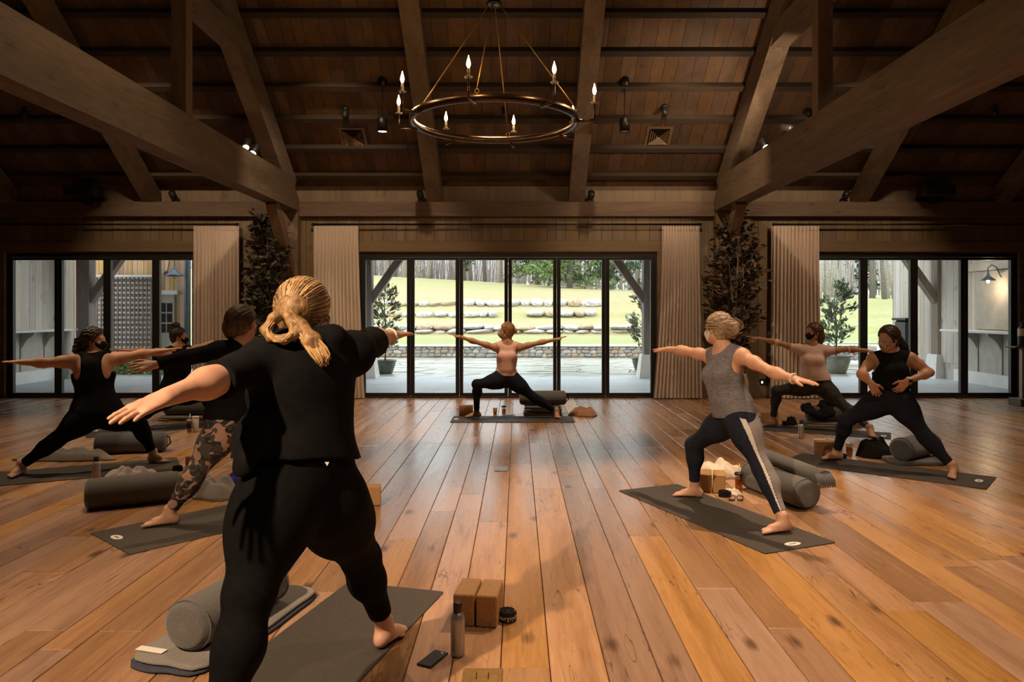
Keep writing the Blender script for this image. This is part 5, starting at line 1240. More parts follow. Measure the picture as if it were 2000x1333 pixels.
# ---- woman with a top bun behind
J = dict(pelvis=A_(343, 768, 9.6), chest=A_(346, 716, 9.6), neck=A_(347, 678, 9.62), head=A_(350, 658, 9.65),
  shL=A_(325, 690, 9.55), elL=A_(282, 687, 9.5), wrL=A_(243, 685, 9.45), tiL=A_(215, 682, 9.4),
  shR=A_(373, 686, 9.7), elR=A_(405, 674, 9.8), wrR=A_(440, 668, 9.85), tiR=A_(466, 664, 9.9),
  hipL=A_(332, 774, 9.55), knL=A_(285, 808, 9.45), anL=ankle_at(236, 836), toL=fl(224, 840), hipR=A_(356, 772, 9.65), knR=A_(405, 775, 9.85), anR=ankle_at(418, 830), toR=fl(448, 832), face=V(1, 0.2, 0))
PD = person('person', 'person in black sleeveless top, dark hair in a high top bun, standing behind camouflage leggings', J, g=1.05, vox=0.0075, thumb={'L': V(0, 1, 0), 'R': V(0, 1, 0)})
leggings(PD, 'c_black2', 0.009, 0.006, 0.05)
top(PD, 'c_black', vox=0.008, off=0.009, hem=-0.02, tank=0.0, racer=0.03, loose=0.04, name='tank_top')
face_mask(PD['head'], J['face'], V(0, 0, 1), 1.0, 'c_mask', PD['root'], PD['org'], 0.006); eye_objs(PD['head'], J['face'], V(0, 0, 1), 1.0, PD['root'], PD['org'])
F = Fig(); P = hair_cap(F, PD['head'], J['face'], V(0, 0, 1), 1.03, 0.012); F.ell(P(0, -0.04, 0.145), np.eye(3), (0.055, 0.05, 0.042), 0.02)
pts, qd = F.mesh(0.006, 0, 0.003, 70.0); mesh_obj('hair', pts, qd, 'h_dark', PD['root'], PD['org'])
# ---- instructor facing the class
J = dict(pelvis=A_(988, 738, 10.35), chest=A_(990, 698, 10.35), neck=A_(991, 669, 10.36), head=A_(989, 647, 10.36),
  shR=A_(967, 679, 10.35), elR=A_(928, 668, 10.32), wrR=A_(901, 659, 10.3), tiR=A_(881, 653, 10.28),
  shL=A_(1015, 679, 10.36), elL=A_(1053, 670, 10.36), wrL=A_(1083, 664, 10.35), tiL=A_(1105, 657, 10.34),
  hipR=A_(975, 744, 10.33), knR=A_(931, 751, 10.12), anR=ankle_at(931, 817), toR=fl(905, 818), hipL=A_(1003, 744, 10.37), knL=A_(1044, 778, 10.42), anL=ankle_at(1087, 817), toL=fl(1094, 824), face=V(-1, -0.08, 0.0))
PE = person('person', 'person in dusty pink tank and dark leggings leading the class before the middle doors', J, g=0.93, vox=0.0065, skin='skin2', thumb={'L': V(0, -1, 0), 'R': V(0, -1, 0)}, bust=0.78, armg=0.92)
leggings(PE, 'c_navy', 0.008, 0.006, 0.06)
top(PE, 'c_pink', vox=0.007, off=0.009, hem=0.03, tank=0.012, neckdrop=0.025, neckr=0.07, name='tank_top')
face_mask(PE['head'], J['face'], V(0, 0, 1), 1.0, 'c_maskpink', PE['root'], PE['org'], 0.005); eye_objs(PE['head'], J['face'], V(0, 0, 1), 1.0, PE['root'], PE['org'])
F = Fig(); P = hair_cap(F, PE['head'], J['face'], V(0, 0, 1), 1.03, 0.010); F.ell(P(0, -0.118, 0.0), np.eye(3), (0.034, 0.03, 0.034), 0.02)
pts, qd = F.mesh(0.005, 0, 0.001, 60.0); hr = mesh_obj('hair', pts, qd, 'h_straw', PE['root'], PE['org']); swept(PE, J['face'], P(0, -0.125, 0.0), 'h_straw', hr, PE['org'], 6, 50, 0.011, 1.03)
# ---- woman in heather grey tank, side striped leggings
J = dict(pelvis=A_(1432, 808, 5.52), chest=A_(1416, 733, 5.54), neck=A_(1413, 680, 5.56), head=A_(1403, 643, 5.6),
  shR=A_(1388, 697, 5.72), elR=A_(1338, 686, 5.98), wrR=A_(1305, 683, 6.2), tiR=A_(1280, 682, 6.36),
  shL=A_(1450, 697, 5.40), elL=A_(1507, 727, 5.16), wrL=A_(1553, 741, 4.98), tiL=A_(1597, 750, 4.85),
  hipR=A_(1420, 822, 5.62), knR=A_(1355, 870, 5.96), anR=ankle_at(1357, 974), toR=fl(1322, 972), hipL=A_(1446, 824, 5.42), knL=A_(1489, 918, 5.26), anL=ankle_at(1530, 1043), toL=fl(1488, 1046), face=V(-0.62, 0.78, 0.02))
PF = person('person', 'person in heather grey tank top and leggings with a white side stripe, ash blond updo', J, g=0.97, bust=0.85, vox=0.0055, thumb={'L': V(-1, 0, -0.3), 'R': V(-1, 0, 0)}, hand_up={'L': V(0.2, -0.3, 1)})
lf = leggings(PF, 'c_navyF', 0.0065, 0.006, 0.055)
def side_band(J, side, m, nm, c0, c1, off, vox=0.006):
    # strip of the legging seen on the outside of one leg, from waist to hem
    F = Fig(); g = J['g']; up, Sp, fp = J['up'], unit(J['hipR']-J['hipL']), J['fp']
    hp, kn, an = J['hip'+side], J['kn'+side], J['an'+side]
    F.ell(J['pelvis']+up*0.015, (Sp, fp, up), (0.165*g, 0.112*g, 0.125), 0.05); F.ell(hp-fp*0.045*g-up*0.015, (Sp, fp, up), (0.095*g, 0.085*g, 0.105), 0.05); leg_prims(F, J, side, g*J['legg'])
    F.plane(J['pelvis']+up*0.10, up, 0.45); d = unit(an-kn); F.plane(an-d*0.055, d, 0.13)
    ax = unit(an-(J['pelvis']+up*0.1)); out = unit(-J['pelvis']*V(1, 1, 0)); out = unit(V(0.35, -1, 0)-ax*np.dot(V(0.35, -1, 0), ax)); lat = unit(np.cross(ax, out))
    mid = lambda: None
    c = (hp+an)/2
    # slice: keep c0 < lateral offset from the leg axis polyline < c1 on the viewer side
    pts, qd = F.mesh(vox, off); 
    pl = [J['pelvis']+up*0.12, hp, kn, an]; A0 = np.array(pts); best = np.full(len(A0), 1e9); lo = np.zeros(len(A0)); ou = np.zeros(len(A0))
    for i in range(3):
        a, b = pl[i], pl[i+1]; d = b-a; t = np.clip(((A0-a)@d)/(d@d), 0, 1); e = A0-(a+t[:, None]*d); dist = np.linalg.norm(e, axis=1); w = dist < best
        best[w] = dist[w]; lo[w] = (e@lat)[w]; ou[w] = (e@out)[w]
    ang = np.arctan2(lo, ou); keepv = (ang > c0) & (ang < c1) & (best < 0.16*g)
    qd = np.asarray(qd); k = keepv[qd].all(1); q2 = qd[k]; used = np.unique(q2); mp = -np.ones(len(A0), int); mp[used] = np.arange(len(used))
    return mesh_obj(nm, A0[used], mp[q2], m, J['root'], J['org'])
side_band(PF, 'L', 'c_greystripe', 'grey_side_panel', -1.0, 0.30, 0.0085)
side_band(PF, 'L', 'c_whitestripe', 'white_side_stripe', 0.26, 0.62, 0.010, 0.005)
top(PF, 'c_heather', vox=0.006, off=0.009, hem=-0.02, tank=0.0, racer=0.03, neckdrop=0.03, neckr=0.075, name='tank_top', loose=0.02)
face_mask(PF['head'], J['face'], V(0, 0, 1), 1.0, 'white', PF['root'], PF['org'], 0.005)
F = Fig(); P = hair_cap(F, PF['head'], J['face'], V(0, 0, 1), 1.05, 0.014)
F.ell(P(0.0, -0.125, 0.03), np.eye(3), (0.052, 0.05, 0.045), 0.025); F.ell(P(0.01, -0.15, 0.0), np.eye(3), (0.035, 0.035, 0.035), 0.02); F.ell(P(-0.02, -0.11, -0.03), np.eye(3), (0.03, 0.03, 0.04), 0.02)
pts, qd = F.mesh(0.005, 0, 0.003, 60.0); hr = mesh_obj('hair', pts, qd, 'h_ash', PF['root'], PF['org'])
rsd = random.Random(9); f_, u_, l_ = head_frame(J['face'], V(0, 0, 1)); cur = []
for k in range(14):
    a = rsd.uniform(0, 6.28); c0 = P(0, -0.125, 0.02); cur.append([c0, c0+V(math.cos(a)*0.05, 0.02, math.sin(a)*0.05), c0+V(math.cos(a+0.7)*0.07, -0.02, math.sin(a+0.7)*0.06), c0+V(math.cos(a+1.3)*0.07, -0.02, math.sin(a+1.3)*0.065)])
for k in range(16):
    a = math.pi*(k+0.5)/16; d0 = l_*math.cos(a)+u_*math.sin(a); cur.append([PF['head']+d0*0.094+f_*0.055, PF['head']+d0*0.105, PF['head']+d0*0.09-f_*0.06, P(0, -0.115, 0.02)])
strands('hair_strands', cur, 0.0035, 'h_ash', hr, PF['org'], rsd, 0.003, 70)
wl_ = PF['wrL']+unit(PF['elL']-PF['wrL'])*0.015; dd = unit(PF['wrL']-PF['elL']); a1 = unit(np.cross(dd, V(0, 0, 1))); a2 = np.cross(a1, dd)
MB().tube([wl_+(a1*math.cos(t)+a2*math.sin(t))*0.031 for t in np.linspace(0, 2*math.pi, 25)], 0.009, 6).build('wrist_band', 'c_pink2', PF['root'], PF['org'])
# ---- woman in pale pink t-shirt
J = dict(pelvis=A_(1592, 748, 9.45), chest=A_(1588, 706, 9.45), neck=A_(1588, 672, 9.46), head=A_(1590, 649, 9.46),
  shR=A_(1562, 683, 9.5), elR=A_(1516, 669, 9.6), wrR=A_(1483, 662, 9.68), tiR=A_(1459, 657, 9.72),
  shL=A_(1615, 686, 9.4), elL=A_(1657, 683, 9.3), wrL=A_(1690, 685, 9.22), tiL=A_(1712, 688, 9.16),
  hipR=A_(1578, 755, 9.48), knR=A_(1516, 764, 9.62), anR=ankle_at(1510, 834), toR=fl(1480, 835), hipL=A_(1608, 756, 9.42), knL=A_(1655, 800, 9.25), anL=ankle_at(1700, 853), toL=fl(1710, 860), face=V(-1, -0.22, 0.0))
PG = person('person', 'person in pale pink t-shirt and black mask, dark camouflage leggings', J, g=0.93, vox=0.0065, skin='skin2', thumb={'L': V(0, -1, 0), 'R': V(0, -1, 0)}, bust=0.72, armg=0.92)
leggings(PG, 'c_darkcamo', 0.008, 0.006, 0.055)
top(PG, 'c_pink2', sleeve=0.2, vox=0.007, off=0.010, hem=0.03, loose=0.03, neckr=0.065, neckdrop=0.01, name='t_shirt')
face_mask(PG['head'], J['face'], V(0, 0, 1), 1.0, 'c_mask', PG['root'], PG['org'], 0.005); eye_objs(PG['head'], J['face'], V(0, 0, 1), 1.0, PG['root'], PG['org'])
F = Fig(); P = hair_cap(F, PG['head'], J['face'], V(0, 0, 1), 1.04, 0.012)
for q in (-1, 0, 1): hang(F, [P(q*0.05, -0.05, 0.02), P(q*0.062, -0.06, -0.07), P(q*0.06, -0.055, -0.14)], [0.04, 0.036, 0.02], 0.03)
pts, qd = F.mesh(0.0055, 0, 0.002, 60.0); mesh_obj('hair', pts, qd, 'h_brown', PG['root'], PG['org'])
# ---- woman with hands on hips
J = dict(pelvis=A_(1738, 778, 7.1), chest=A_(1740, 728, 7.1), neck=A_(1740, 690, 7.1), head=A_(1735, 662, 7.08),
  shR=A_(1706, 702, 7.15), elR=A_(1682, 730, 7.02), wrR=A_(1702, 750, 6.97), tiR=A_(1712, 769, 6.98),
  shL=A_(1778, 702, 7.05), elL=A_(1816, 728, 6.98), wrL=A_(1772, 745, 6.88), tiL=A_(1757, 761, 6.92),
  hipR=A_(1720, 786, 7.15), knR=A_(1652, 822, 7.3), anR=ankle_at(1634, 900), toR=fl(1594, 901), hipL=A_(1758, 786, 7.05), knL=A_(1808, 855, 6.93), anL=ankle_at(1862, 933), toL=fl(1852, 948), face=V(-0.9, -0.42, -0.06))
PH = person('person', 'person in black sleeveless top, hands on hips, spotted face mask and dark ponytail', J, g=1.02, vox=0.006, skin='skin2', thumb={'L': V(0, 0.2, 1), 'R': V(0, 0.2, 1)}, hand_up={'L': V(0.1, -1, 0.2), 'R': V(-0.5, -0.9, 0.2)}, curl=0.6)
leggings(PH, 'c_navy', 0.007, 0.006, 0.05, waist=0.15)
top(PH, 'c_black', vox=0.0065, off=0.009, hem=0.10, tank=0.006, neckr=0.058, neckdrop=-0.01, name='sleeveless_top', loose=0.02)
face_mask(PH['head'], J['face'], V(0, 0, 1), 1.0, 'c_leopard', PH['root'], PH['org'], 0.005); eye_objs(PH['head'], J['face'], V(0, 0, 1), 1.0, PH['root'], PH['org'])
F = Fig(); P = hair_cap(F, PH['head'], J['face'], V(0, 0, 1), 1.05, 0.013)
hang(F, [P(0, -0.10, 0.01), P(0.0, -0.14, -0.02), P(0.02, -0.17, -0.08), P(0.04, -0.20, -0.16), P(0.04, -0.22, -0.2)], [0.026, 0.034, 0.036, 0.026, 0.008], 0.02)
pts, qd = F.mesh(0.0055, 0, 0.003, 60.0); hr = mesh_obj('hair', pts, qd, 'h_dark', PH['root'], PH['org']); swept(PH, J['face'], P(0, -0.12, 0.01), 'h_brown', hr, PH['org'], 7, 50, 0.014, 1.05)
wl_ = PH['wrL']+unit(PH['elL']-PH['wrL'])*0.02; dd = unit(PH['wrL']-PH['elL']); a1 = unit(np.cross(dd, V(0, 0, 1))); a2 = np.cross(a1, dd)
wt = MB().tube([wl_+(a1*math.cos(t)+a2*math.sin(t))*0.030 for t in np.linspace(0, 2*math.pi, 25)], 0.008, 6).build('watch_strap', 'white', PH['root'], PH['org'])
MB().cbox(wl_+V(-0.018, -0.045, -0.018), wl_+V(0.018, -0.033, 0.018), 0.005).build('watch_case', 'blackp', wt, wl_)
# ================================================================ yoga props
def yoga_mat(c4, label, oval=None, m='mat'):
    """c4: four floor pixels in order round the mat"""
    P4 = [fl(*q) for q in c4]; c = sum(P4)/4
    e = unit(P4[1]-P4[0]+P4[2]-P4[3]); l = unit(P4[3]-P4[0]+P4[2]-P4[1]); l = unit(l-e*np.dot(l, e)); W_ = 0.5*(np.linalg.norm(P4[1]-P4[0])+np.linalg.norm(P4[2]-P4[3])); L_ = 0.5*(np.linalg.norm(P4[3]-P4[0])+np.linalg.norm(P4[2]-P4[1]))
    t = thing('yoga_mat', c, label, 'yoga mat')
    out = []; r = 0.015
    for sx, sy, a0 in ((1, 1, 0), (-1, 1, 90), (-1, -1, 180), (1, -1, 270)):
        for k in range(4):
            a = math.radians(a0+30*k); out.append(c+e*(sx*(W_/2-r)+r*math.cos(a))+l*(sy*(L_/2-r)+r*math.sin(a)))
    if np.cross(e, l)[2] < 0: out = out[::-1]
    n = len(out); v = [p+V(0, 0, 0.0015) for p in out]+[p+V(0, 0, 0.0062) for p in out]+[c+(p-c)*0.997+V(0, 0, 0.0070) for p in out]
    f = [tuple(range(2*n, 3*n))]+[(k*n+i, k*n+(i+1) % n, (k+1)*n+(i+1) % n, (k+1)*n+i) for k in range(2) for i in range(n)]
    MB().add(v, f).build('mat_sheet', m, t, c)
    if oval:
        oc = fl(*oval); n = 28; v = []
        for rr, zz in ((1.0, 0.0066), (1.0, 0.0080)):
            for i in range(n): a = 2*math.pi*i/n; v.append(oc+V(0, 0, zz)+e*math.cos(a)*0.062*rr+l*math.sin(a)*0.032*rr)
        f = [tuple(range(n, 2*n)) if np.cross(e, l)[2] > 0 else tuple(range(n, 2*n))[::-1]]+[(i, (i+1) % n, (i+1) % n+n, i+n) for i in range(n)]
        lb = MB().add(v, f).build('logo_oval', 'white', t, oc)
        v = [oc+V(0, 0, zz)+e*a+l*b for zz in (0.0079, 0.0086) for a, b in ((-0.03, -0.005), (0.03, -0.005), (0.03, 0.005), (-0.03, 0.005))]
        MB().add(v, [(4,5,6,7),(0,1,5,4),(1,2,6,5),(2,3,7,6),(3,0,4,7)]).build('logo_word', 'mat', lb, oc)
    return t, c, e, l
yoga_mat([(680, 1138), (870, 1160), (660, 1372), (415, 1342)], 'dark grey mat under the blond ponytail woman')
yoga_mat([(1320, 948), (1200, 960), (1505, 1083), (1635, 1060)], 'dark grey mat under the heather grey tank top woman', (1548, 1065))
yoga_mat([(878, 826), (887, 814), (1117, 814), (1125, 826)], 'dark grey mat under the instructor', (891, 820))
yoga_mat([(1565, 886), (1525, 905), (1925, 955), (1948, 935)], 'dark grey mat under the hands-on-hips woman', (1912, 941))
yoga_mat([(1470, 828), (1462, 838), (1738, 860), (1742, 848)], 'dark grey mat under the pale pink t-shirt woman', (1726, 853))
yoga_mat([(0, 928), (-35, 957), (358, 915), (338, 892)], 'dark grey mat under the black racerback tank woman')
yoga_mat([(168, 1042), (250, 1078), (560, 1020), (470, 985)], 'dark grey mat under the camouflage leggings', (228, 1052))
yoga_mat([(160, 838), (175, 850), (440, 838), (425, 828)], 'dark grey mat under the top bun woman', (186, 843))
# ---- bolsters: stuffed cylinder along an axis with rounded ends and piping
def bolster(pa, pb, r, label, m='bolster', z=0.0, sq=0.92, strap=None):
    a = np.array(pa, float); b = np.array(pb, float); a[2] = b[2] = z+r*sq; d = unit(b-a); L = np.linalg.norm(b-a); s = unit(np.cross(V(0, 0, 1), d)); u = V(0, 0, 1)
    t = thing('bolster', (a+b)/2*V(1, 1, 0)+V(0, 0, z), label, 'bolster'); n = 36; prof = []
    for q in np.linspace(0, 1, 7): prof.append((0.0+r*0.86*math.sin(q*math.pi/2)**0.6, -0.014*(math.cos(q*math.pi/2))))
    prof += [(r*0.96, 0.012), (r, 0.04)]; half = [(x, y) for x, y in prof]; prof = half+[(r*1.01, L*0.3), (r*1.01, L*0.7)]+[(x, L-y) for x, y in half[::-1]]
    v = []
    for k, (rr, y) in enumerate(prof):
        for j in range(n):
            q = 2*math.pi*j/n; zz = rr*math.sin(q)*sq*(1+0.012*math.sin(3*q+y*9)); zz = max(zz, -r*sq); v.append(a+d*y+s*rr*math.cos(q)*(1+0.01*math.sin(5*y*4))+u*zz)
    f = [(i*n+j, i*n+(j+1) % n, (i+1)*n+(j+1) % n, (i+1)*n+j) for i in range(len(prof)-1) for j in range(n)]+[tuple(range(n))[::-1], tuple((len(prof)-1)*n+j for j in range(n))]
    MB().add(v, f, 0, True).build('cushion', m, t, (a+b)/2)
    for y in (0.02, L-0.02):
        MB().tube([a+d*y+s*r*1.0*math.cos(q)+u*max(r*sq*1.0*math.sin(q), -r*sq+0.004) for q in np.linspace(0, 2*math.pi, 37)], 0.0035, 6, cap=False).build('piping', m, t, a+d*y)
    if strap is not None:
        e = b if strap > 0 else a; o = d*(1 if strap > 0 else -1)
        MB().tube([e+u*r*0.5, e+o*0.04+u*r*0.35, e+o*0.05-u*r*0.2, e-u*r*0.6], 0.007, 6).build('carry_handle', 'blackcloth', t, e)
    return t
def pile(c, ax, L, W_, hs, label, name='folded_blanket', m='blanket', trim=None, seed=0, label_tab=False, z0=0.0, fold=True):
    """folded blanket: layers with rounded fold edges, slightly offset and wavy"""
    c = np.array(c, float); c[2] = z0; ax = unit(V(ax[0], ax[1], 0)); sd = np.cross(V(0, 0, 1), ax); r = random.Random(seed); t = thing(name, c, label, 'blanket'); z = z0+0.001
    for k, h in enumerate(hs):
        n = 40; nr = 5; v = []; dx, dy = r.uniform(-0.012, 0.012), r.uniform(-0.012, 0.012); Lk = L*(1-0.02*k+r.uniform(-0.01, 0.01)); Wk = W_*(1-0.02*k)
        lay = [(0.96, 0.0), (1.0, 0.3), (1.0, 0.7), (0.97, 0.97), (0.6, 1.0), (0.15, 1.0)]
        for sc, fz in lay:
            for j in range(n):
                q = 2*math.pi*j/n; cx_, sy_ = math.cos(q), math.sin(q); p = 6.0; rr = (abs(cx_)**p+abs(sy_)**p)**(-1/p)
                x = cx_*rr*Lk/2*sc+dx; y = sy_*rr*Wk/2*sc+dy; wv = 0.006*math.sin(3*q+k*2+seed)+0.005*math.sin(7*q+seed)
                v.append(c+ax*(x+wv*sc)+sd*(y+wv)+V(0, 0, z-z0+fz*h*(1+0.05*math.sin(2*q+k))))
        f = [(i*n+j, i*n+(j+1) % n, (i+1)*n+(j+1) % n, (i+1)*n+j) for i in range(len(lay)-1) for j in range(n)]+[tuple(range(n))[::-1], tuple((len(lay)-1)*n+j for j in range(n))]
        MB().add(v, f, 0, True).build('blanket_fold', (trim if (trim and k == 0) else m), t, c); z += h*0.99
    if label_tab:
        p = c+ax*(-L*0.40)-sd*W_*(-0.30)+V(0, 0, z-z0+0.004)
        MB().add([p+ax*a+sd*b+V(0, 0, h) for h in (0, 0.002) for a, b in ((-0.02, -0.07), (0.02, -0.07), (0.02, 0.07), (-0.02, 0.07))], [(4,5,6,7),(0,1,5,4),(1,2,6,5),(2,3,7,6),(3,0,4,7),(3,2,1,0)]).build('care_label', 'white', t, p)
    return t, z
def crumple(c, ax, L, W_, h, m, label, name, seed=0, cat='cloth', z0=0.0, ridge=1.0):
    """heap of loose cloth: closed mound with sharp irregular folds"""
    c = np.array(c, float); c[2] = z0; r = random.Random(seed); ax = unit(V(ax[0], ax[1], 0)); sd = np.cross(V(0, 0, 1), ax)
    n, mrad = 72, 20; ph = [r.uniform(0, 6.28) for _ in range(12)]; P = []
    fold = [(r.uniform(0, 6.28), r.uniform(6, 15), r.uniform(0, 6.28)) for _ in range(5)]
    for i in range(mrad+1):
        f = i/mrad
        for j in range(n):
            q = 2*math.pi*j/n; edge = 1+0.13*math.sin(2*q+ph[0])+0.10*math.sin(3*q+ph[1])+0.06*math.sin(7*q+ph[2])
            x = math.cos(q)*f*edge; y = math.sin(q)*f*edge; hh = (1-f**4)**0.9 if f < 1 else 0
            rd = 0
            for (a, fr, p0) in fold: rd += abs(math.sin(fr*0.5*(x*math.cos(a)+y*math.sin(a))+p0+0.8*math.sin(2.5*(x*math.sin(a)-y*math.cos(a))+p0)))
            zz = h*hh*(0.22+0.78*ridge*(rd/3.4)**1.15)
            P.append(c+ax*x*L/2+sd*y*W_/2+V(0, 0, max(zz, 0.001)))
    Zs = np.array(P).reshape(mrad+1, n, 3); Z = Zs[:, :, 2].copy()
    for _ in range(5):
        Z[0] = Z[0].mean(); Zi = Z.copy(); Zi[1:-1] = (Z[:-2]+Z[2:]+2*Z[1:-1]+np.roll(Z, 1, 1)[1:-1]+np.roll(Z, -1, 1)[1:-1])/6; Z = Zi
    Zs[:, :, 2] = np.maximum(Z, 0.001+z0); P = list(Zs.reshape(-1, 3))
    v = P; f = [(i*n+j, i*n+(j+1) % n, (i+1)*n+(j+1) % n, (i+1)*n+j) for i in range(mrad) for j in range(n)]; f = [q[::-1] for q in f]; f.append(tuple(mrad*n+j for j in range(n))[::-1])
    mb = MB().add(v, [q[::-1] for q in f], 0, True); o = mb.build(name, m, None, c); return tag(o, label, cat)
def yblock(c, ax, label, L=0.228, W_=0.152, h=0.10, m='cork', z0=0.0, stand=None):
    c = np.array(c, float); ax = unit(V(ax[0], ax[1], 0)); o = MB().cbox((-L/2, -W_/2, 0), (L/2, W_/2, h), 0.006).build('yoga_block', m, None, (0, 0, 0))
    o.location = (c[0], c[1], z0+0.001); o.rotation_euler = (0, 0, math.atan2(ax[1], ax[0])); return tag(o, label, 'yoga block')
def strap_coil(c, label, r=0.045, h=0.04, text=None, m='blackcloth'):
    c = np.array(c, float); c[2] = 0.001; t = thing('yoga_strap', c, label, 'yoga strap'); v = []; n = 90; turns = 3.0
    for i in range(n):
        q = 2*math.pi*turns*i/(n-1); rr = r*(0.35+0.65*i/(n-1))
        for dr, z in ((0, 0), (0, h), (0.0035, h), (0.0035, 0)): v.append(c+V((rr+dr)*math.cos(q), (rr+dr)*math.sin(q), z))
    f = [(i*4+j, (i+1)*4+j, (i+1)*4+(j+1) % 4, i*4+(j+1) % 4) for i in range(n-1) for j in range(4)]+[(0, 1, 2, 3), (n*4-1, n*4-2, n*4-3, n*4-4)]
    MB().add(v, f, 0, False).build('webbing', m, t, c)
    MB().lathe([(0.004, 0), (r*0.34, 0.001), (r*0.34, h*0.96), (0.004, h)], c, 16).build('coil_core', m, t, c)
    if text:
        cu = bpy.data.curves.new('lettering', 'FONT'); cu.body = text; cu.size = h*0.6; cu.extrude = 0.0006; cu.align_x = 'CENTER'; tmp = bpy.data.objects.new('tmp_text', cu); COL.objects.link(tmp)
        bpy.context.view_layer.update(); me = bpy.data.meshes.new_from_object(tmp.evaluated_get(bpy.context.evaluated_depsgraph_get())); bpy.data.objects.remove(tmp)
        rr = r+0.0045
        for vv in me.vertices:
            x, y, z = vv.co; a = -math.pi/2+x/rr; vv.co = ((rr+z)*math.cos(a), (rr+z)*math.sin(a), y+h*0.3)
        me.materials.clear(); me.materials.append(M['white']); o = bpy.data.objects.new('lettering', me); COL.objects.link(o); o.location = tuple(c); par(o, t)
    return t
def bottle(px, py, label, hgt=0.25, r=0.031, m='steel', cap='blackp', mark=True):
    c = fl(px, py); t = thing('water_bottle', c, label, 'bottle')
    MB().lathe([(r*0.86, 0.001), (r*0.98, 0.006), (r, 0.02), (r, hgt*0.66), (r*0.94, hgt*0.73), (r*0.72, hgt*0.79), (r*0.56, hgt*0.82)], c, 28).build('bottle_body', m, t, c)
    MB().lathe([(r*0.56, hgt*0.815), (r*0.64, hgt*0.83), (r*0.64, hgt*0.975), (r*0.58, hgt), (r*0.1, hgt)], c, 24).build('bottle_cap', cap, t, c)
    if mark:
        mb = MB()
        def ring_patch(a0, a1, z0, z1, n=6):
            v = [];
            for i in range(n+1):
                a = math.radians(a0+(a1-a0)*i/n)
                for rr in (r*0.99, r*1.012):
                    for z in (z0, z1): v.append(c+V(rr*math.cos(a), rr*math.sin(a), z))
            f = []
            for i in range(n): b = i*4; f += [(b+2, b+6, b+7, b+3), (b+1, b+3, b+7, b+5), (b, b+4, b+6, b+2)]
            mb.add(v, f)
        for k, (a0, a1, z0, z1) in enumerate(((216, 232, 0.60, 0.615), (216, 221, 0.575, 0.6), (216, 232, 0.56, 0.575), (227, 232, 0.53, 0.56), (216, 232, 0.515, 0.53), (222, 236, 0.635, 0.65), (214, 226, 0.06, 0.10))): ring_patch(a0, a1, z0*hgt, z1*hgt)
        mb.build('printed_mark', 'white', t, c)
    return t
def tumbler(px, py, label, h=0.13, r=0.034, fill='tea', straw=True, lid='blackp', name='tumbler'):
    c = fl(px, py); t = thing(name, c, label, 'cup')
    MB().lathe([(r*0.75, 0.001), (r*0.8, 0.004), (r, h), (r*0.96, h), (r*0.77, 0.008), (0.002, 0.008)], c, 24).build('glass_wall', 'jar', t, c)
    if fill: MB().lathe([(r*0.74, 0.009), (r*0.88, h*0.7), (0.002, h*0.7)], c, 20).build('drink', fill, t, c)
    if lid: MB().lathe([(r*1.06, h-0.004), (r*1.08, h+0.012), (r*0.9, h+0.016), (0.003, h+0.016)], c, 24).build('lid', lid, t, c)
    if straw: MB().tube([c+V(0, 0, 0.02), c+V(0.006, 0, h+0.09)], 0.004, 8).build('straw', 'white', t, c)
    return t
# -- props of the blond ponytail woman
ba, bb = fl(355, 1300), fl(555, 1172); dA = unit(bb-ba); cA = (ba+bb)/2
zb = 0.03
pile(cA+V(-0.03, 0.03, 0), dA, 0.98, 0.42, (0.018, 0.020), 'grey blanket with slate edge spread under the bolster at the ponytail woman', 'folded_blanket', 'blanket', 'trimblue', 3, True)
bolster(ba+V(0, 0.03, 0), ba+dA*0.62+V(0, 0.03, 0), 0.118, 'grey felt bolster lying on a blanket behind the ponytail woman', 'bolster', 0.041)
b1 = fl(921, 1229); b2 = fl(951, 1160)
axb = V(0.10, 1, 0)
blA = fl(935, 1226)+V(0.0, 0.07, 0)
for k, lab in enumerate(('cork yoga block of the pair by the steel bottle, touching the mat corner side', 'cork yoga block of the pair by the steel bottle, next to the lettered strap')):
    yblock(blA+V(-0.06+0.110*k, 0.05-0.016*k, 0), V(0.12, 1, 0), lab, 0.228, 0.102, 0.152)
bottle(894, 1281, 'grey steel water bottle with black cap and white mark beside the cork blocks', 0.235, 0.031)
strap_coil(fl(991, 1212), 'charcoal coiled yoga strap with white lettering beside the cork blocks', 0.042, 0.05, 'lourgvyd', 'charcoal')
ph = fl(845, 1290); po = MB().cbox((-0.036, -0.074, 0.001), (0.036, 0.074, 0.0095), 0.003).build('phone_body', 'blackp', None)
pt = thing('phone', ph, 'black smartphone lying on the floor before the steel bottle', 'phone'); po.location = (0, 0, 0); po.parent = pt
pl = MB().lathe([(0.004, 0.0096), (0.008, 0.0105), (0.001, 0.011)], (0.012, 0.055, 0), 12).build('camera_lens', 'steel', None); pl.parent = pt
ps = MB().cbox((-0.033, -0.070, 0.0094), (0.033, 0.070, 0.0100), 0.0002).build('screen', 'black', None); ps.parent = pt; pt.rotation_euler = (0, 0, -0.45)
def floor_box(px, py, w, d, label, m='brass'):
    c = fl(px, py); t = thing('floor_outlet', c, label, 'outlet')
    MB().cbox(c+V(-w/2, -d/2, 0.0014), c+V(w/2, d/2, 0.007), 0.002).build('cover_frame', m, t, c)
    MB().cbox(c+V(-w/2+0.016, -d/2+0.016, 0.0065), c+V(w/2-0.016, d/2-0.016, 0.0085), 0.001).build('cover_lid', m, t, c)
    for k in (-1, 1): MB().box(c+V(k*w*0.15-0.002, -d*0.12, 0.008), c+V(k*w*0.15+0.002, d*0.22, 0.0092)).build('lid_slot', 'black', t, c)
floor_box(942, 1327, 0.165, 0.16, 'brass floor outlet cover before the steel bottle')
